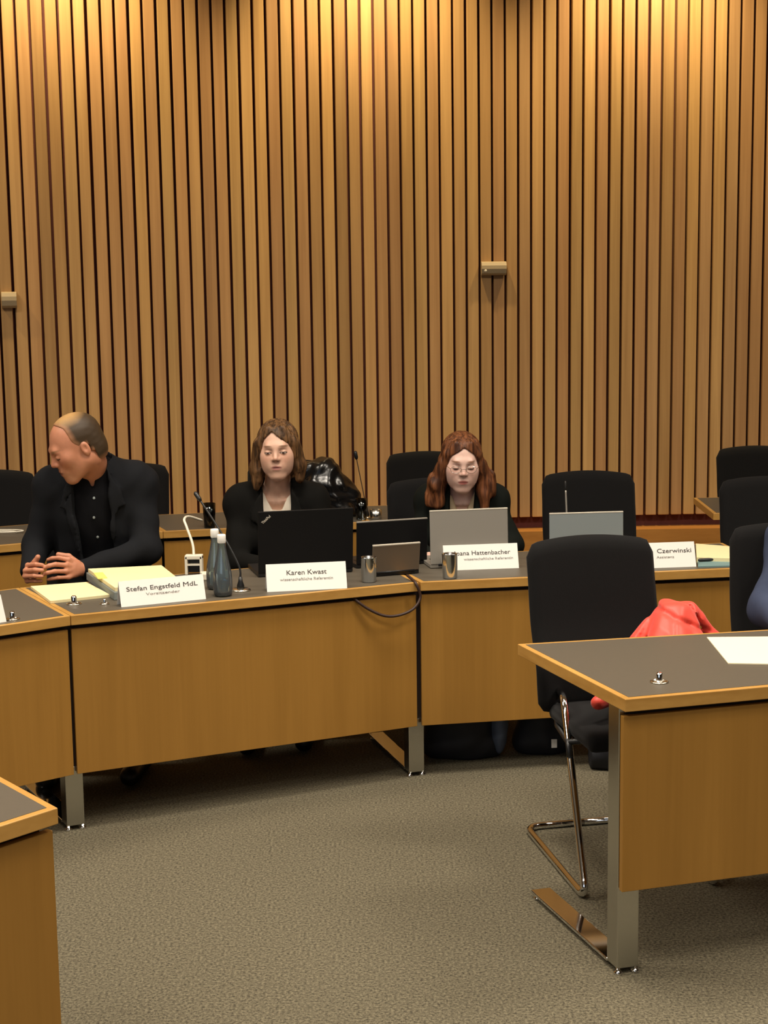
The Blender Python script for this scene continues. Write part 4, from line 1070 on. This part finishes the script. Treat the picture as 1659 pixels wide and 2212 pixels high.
# ---- the two women behind the laptops
def woman_left():
    T = Torso((P(603, 1250, 6.0)[0], 6.0, .51), .06, .20, .92)
    sh = .165; hx = T.o[0]
    arms = [(T.w(-.165, .015, .45), P(512, 1215, 5.80), P(570, 1222, 5.66), .056, .046, .034),
            (T.w(.165, .015, .45), P(712, 1205, 5.80), P(668, 1218, 5.66), .056, .046, .034)]
    hands = [lap_hand(P(575, 1224, 5.63), (.25, -1, -.02), (1, .2, 0)), lap_hand(P(663, 1221, 5.63), (-.2, -1, -.02), (-1, .2, 0))]
    hc = P(600, 974, 5.85); HM = rotm(-.03, .05, -.03); hs = 1.0
    hips = [T.w(-.08, 0, 0), T.w(.08, 0, 0)]
    knees = [np.array((hx - .10, 5.58, .49)), np.array((hx + .11, 5.58, .49))]; ankles = [np.array((hx - .10, 5.62, .09)), np.array((hx + .12, 5.66, .09))]
    toes = [a + np.array((0, -.17, 0)) for a in ankles]
    b = body('person', 'person with shoulder-length brown hair and black blazer behind the large black laptop', (hx, 6.0, .44), T, hc, HM, hs, True, arms, hands, (hips, knees, ankles),
             srgb(214, 170, 146), srgb(176, 112, 104), srgb(120, 88, 62), sh=sh)
    def nz(x, y, z):
        th = np.arctan2(x, -y + .02)
        return np.clip((y + .07) / .05, .1, 1) * .0028 * np.sin(34 * th + 2.2 * np.sin(22 * z + 2 * th)) + .0009 * np.sin(80 * th + 9 * z)
    A = [('E', (0, .022, .042), (.084, .103, .088)), ('E', (0, .078, -.04), (.090, .060, .12)), ('X', (.004, -.105, -.030), (.062, .060, .102)), ('F', lambda x, y, z: np.maximum(np.maximum(y + .030, z - (.088 - .85 * np.abs(x + .014))), np.abs(x) - .064))]
    for sx in (-1, 1):
        A += [('C', (sx * .030, -.046, .100), (sx * .062, -.036, .050), .010, .013), ('C', (sx * .062, -.036, .050), (sx * .074, -.026, -.01), .014, .017), ('C', (sx * .074, -.03, .03), (sx * .086, -.015, -.06), .022, .028), ('C', (sx * .086, -.015, -.06), (sx * .086, -.022, -.115), .027, .018)]
    A += [('C', (-.086, -.025, -.08), (-.094, -.03, -.145), .022, .012)]
    hairfield('hair', M_HAIR_BROWN, b, hc, HM, hs, A, [], nz, ((.15, .15, .22), (.15, .17, .16)))
    upper_garment('top', M_TOPW, b, T, [], .002, True, sh, [(-.075, .62), (.075, .62), (.052, .53), (.020, .462), (-.020, .462), (-.052, .53)], neck_r=.075)
    J = [[(-.06, .57), (-.105, .50), (-.120, .43), (-.090, .42), (-.02, .17), (-.058, .40)], [(.06, .57), (.105, .50), (.120, .43), (.090, .42), (.02, .17), (.058, .40)]]
    upper_garment('blazer', M_BLAZERB, b, T, arms, .018, True, sh, [(-.066, .62), (.066, .62), (.058, .42), (.004, .20), (-.004, .20), (-.058, .42)], J, neck_r=.066, fold=.003, seed=1.0)
    h = P(618, 1083, 5.6)
    legs(b, T, hips, knees, ankles, toes, .068)
woman_left()

def woman_right():
    T = Torso((P(998, 1250, 6.20)[0], 6.20, .50), -.04, .30, .90)
    sh = .150; hx = T.o[0]
    arms = [(T.w(-.150, .015, .45), P(898, 1185, 6.0), P(926, 1205, 5.80), .054, .046, .034),
            (T.w(.150, .015, .45), P(1108, 1178, 6.0), P(1060, 1196, 5.82), .054, .046, .034)]
    hands = [lap_hand(P(927, 1206, 5.78), (.12, -1, .0), (1, .2, 0)), lap_hand(P(1056, 1197, 5.79), (-.2, -1, .0), (-1, .2, 0))]
    hc = P(997, 1000, 5.98); HM = rotm(.04, .20, .02); hs = 1.0
    hips = [T.w(-.08, 0, 0), T.w(.08, 0, 0)]
    knees = [np.array((hx - .10, 5.78, .49)), np.array((hx + .11, 5.78, .49))]; ankles = [np.array((hx - .10, 5.82, .09)), np.array((hx + .12, 5.86, .09))]
    toes = [a + np.array((0, -.17, 0)) for a in ankles]
    b = body('person', 'person with long wavy auburn hair and glasses, looking down at the silver laptop', (hx, 6.2, .44), T, hc, HM, hs, True, arms, hands, (hips, knees, ankles),
             srgb(222, 184, 168), srgb(182, 108, 100), srgb(140, 96, 70), closed=True, sh=sh)
    def nz(x, y, z):
        th = np.arctan2(x, -y + .02); low = np.clip((.02 - z) / .12, 0, 1)
        return np.clip((y + .07) / .05, .1, 1) * .0025 * np.sin(36 * th + 2.5 * np.sin(24 * z + 2 * th)) + low * .006 * np.sin(58 * z + 14 * x + 5 * th) * np.sin(46 * x + 30 * y)
    A = [('E', (0, .022, .042), (.084, .102, .087)), ('E', (0, .085, -.05), (.095, .060, .13)), ('X', (0, -.105, -.030), (.062, .060, .102)), ('F', lambda x, y, z: np.maximum(np.maximum(y + .030, z - (.084 - .70 * np.abs(x - .004))), np.abs(x) - .064))]
    for sx in (-1, 1):
        A += [('C', (sx * .030, -.046, .098), (sx * .062, -.036, .048), .010, .014), ('C', (sx * .062, -.036, .048), (sx * .078, -.026, -.02), .014, .021), ('C', (sx * .078, -.025, .0), (sx * .102, -.015, -.085), .025, .036), ('C', (sx * .102, -.02, -.085), (sx * .096, -.045, -.17), .036, .020), ('C', (sx * .116, .0, -.06), (sx * .126, -.01, -.13), .018, .022)]
    A += [('C', (-.11, -.03, -.1), (-.132, -.03, -.17), .026, .014), ('C', (.108, -.04, -.12), (.085, -.07, -.20), .020, .012), ('C', (.118, -.02, -.05), (.120, -.03, -.12), .022, .016)]
    hairfield('hair', M_HAIR_AUBURN, b, hc, HM, hs, A, [], nz, ((.19, .16, .27), (.19, .19, .16)))
    upper_garment('top', M_TOPC, b, T, [], .002, True, sh, [(-.075, .62), (.075, .62), (.045, .53), (.014, .43), (-.014, .43), (-.045, .53)], neck_r=.075)
    J = [[(-.06, .57), (-.105, .50), (-.118, .43), (-.088, .42), (-.02, .17), (-.056, .40)], [(.06, .57), (.105, .50), (.118, .43), (.088, .42), (.02, .17), (.056, .40)]]
    upper_garment('blazer', M_BLAZERG, b, T, arms, .018, True, sh, [(-.060, .62), (.060, .62), (.052, .42), (.004, .20), (-.004, .20), (-.052, .42)], J, neck_r=.062, fold=.003, seed=2.0)
    w = lambda p: Vector(hc + HM @ (np.array(p) * hs))
    bm = NB()
    for sx in (-1, 1):
        tube(bm, [w((sx * .032 + .022 * math.cos(a), -.097 + .45 * abs(sx * .032 + .022 * math.cos(a)) ** 1.5, -.001 + .015 * math.sin(a))) for a in [2 * PI * i / 20 for i in range(21)]], .0009, 6)
        tube(bm, [w((sx * .055, -.094, .003)), w((sx * .072, -.05, .006)), w((sx * .078, .01, .004))], .001, 6)
    tube(bm, [w((-.010, -.102, .002)), w((0, -.106, .005)), w((.010, -.102, .002))], .001, 6)
    part('glasses', bm, M_STEEL, b)
    legs(b, T, hips, knees, ankles, toes, .066)
woman_right()

def person_right():
    T = Torso((P(1808, 1250, 4.80)[0], 4.80, .45), -.15, .14, 1.0)
    sh = .165; hx = T.o[0]
    arms = [(T.w(-.165, .015, .45), P(1654, 1315, 4.58), P(1716, 1366, 4.30), .066, .056, .042),
            (T.w(.165, .015, .45), P(1930, 1315, 4.58), P(1850, 1372, 4.30), .066, .056, .042)]
    hands = [lap_hand(P(1721, 1370, 4.27), (.4, -1, -.05), (1, .3, 0)), lap_hand(P(1846, 1375, 4.27), (-.4, -1, -.05), (-1, .3, 0))]
    hc = P(1786, 985, 4.62); HM = rotm(-.2, .1, 0); hs = 1.03
    hips = [T.w(-.09, 0, 0), T.w(.09, 0, 0)]
    knees = [np.array((hx - .12, 4.36, .50)), np.array((hx + .12, 4.36, .50))]; ankles = [np.array((hx - .12, 4.42, .09)), np.array((hx + .13, 4.42, .09))]
    toes = [a + np.array((0, -.18, 0)) for a in ankles]
    b = body('person', 'person in a slate blue pullover at the right edge, only one arm in view', (hx, 4.8, .46), T, hc, HM, hs, False, arms, hands, (hips, knees, ankles),
             srgb(206, 154, 126), srgb(160, 100, 88), srgb(80, 60, 44), sh=sh)
    def nz(x, y, z): return .0004 * np.sin(260 * x + 40 * z) * np.sin(240 * z + 60 * y)
    def line(x, y, z): return np.minimum(y + .055 - .3 * np.clip(.06 - z, 0, .1), z - np.where(y > .045, -.07, .0))
    def hcol(V): return np.tile(np.array(srgb(58, 44, 30)), (len(V), 1))
    hairfield('hair', M_HAIR_MAN, b, hc, HM, hs, [('E', (0, .020, .044), (.081, .100, .086)), ('F', line)], [], nz, ((.15, .15, .16), (.15, .15, .16)), color=hcol, h=.004)
    upper_garment('pullover', M_DENIM, b, T, arms, .022, False, sh, None, fold=.006, neck_r=.062, h=.0065,
        collar=lambda F, T: F.add(caps(T.w(0, .02, .50), T.w(0, .01, .56), .074 * T.k, .066 * T.k), .02))
    legs(b, T, hips, knees, ankles, toes)
person_right()
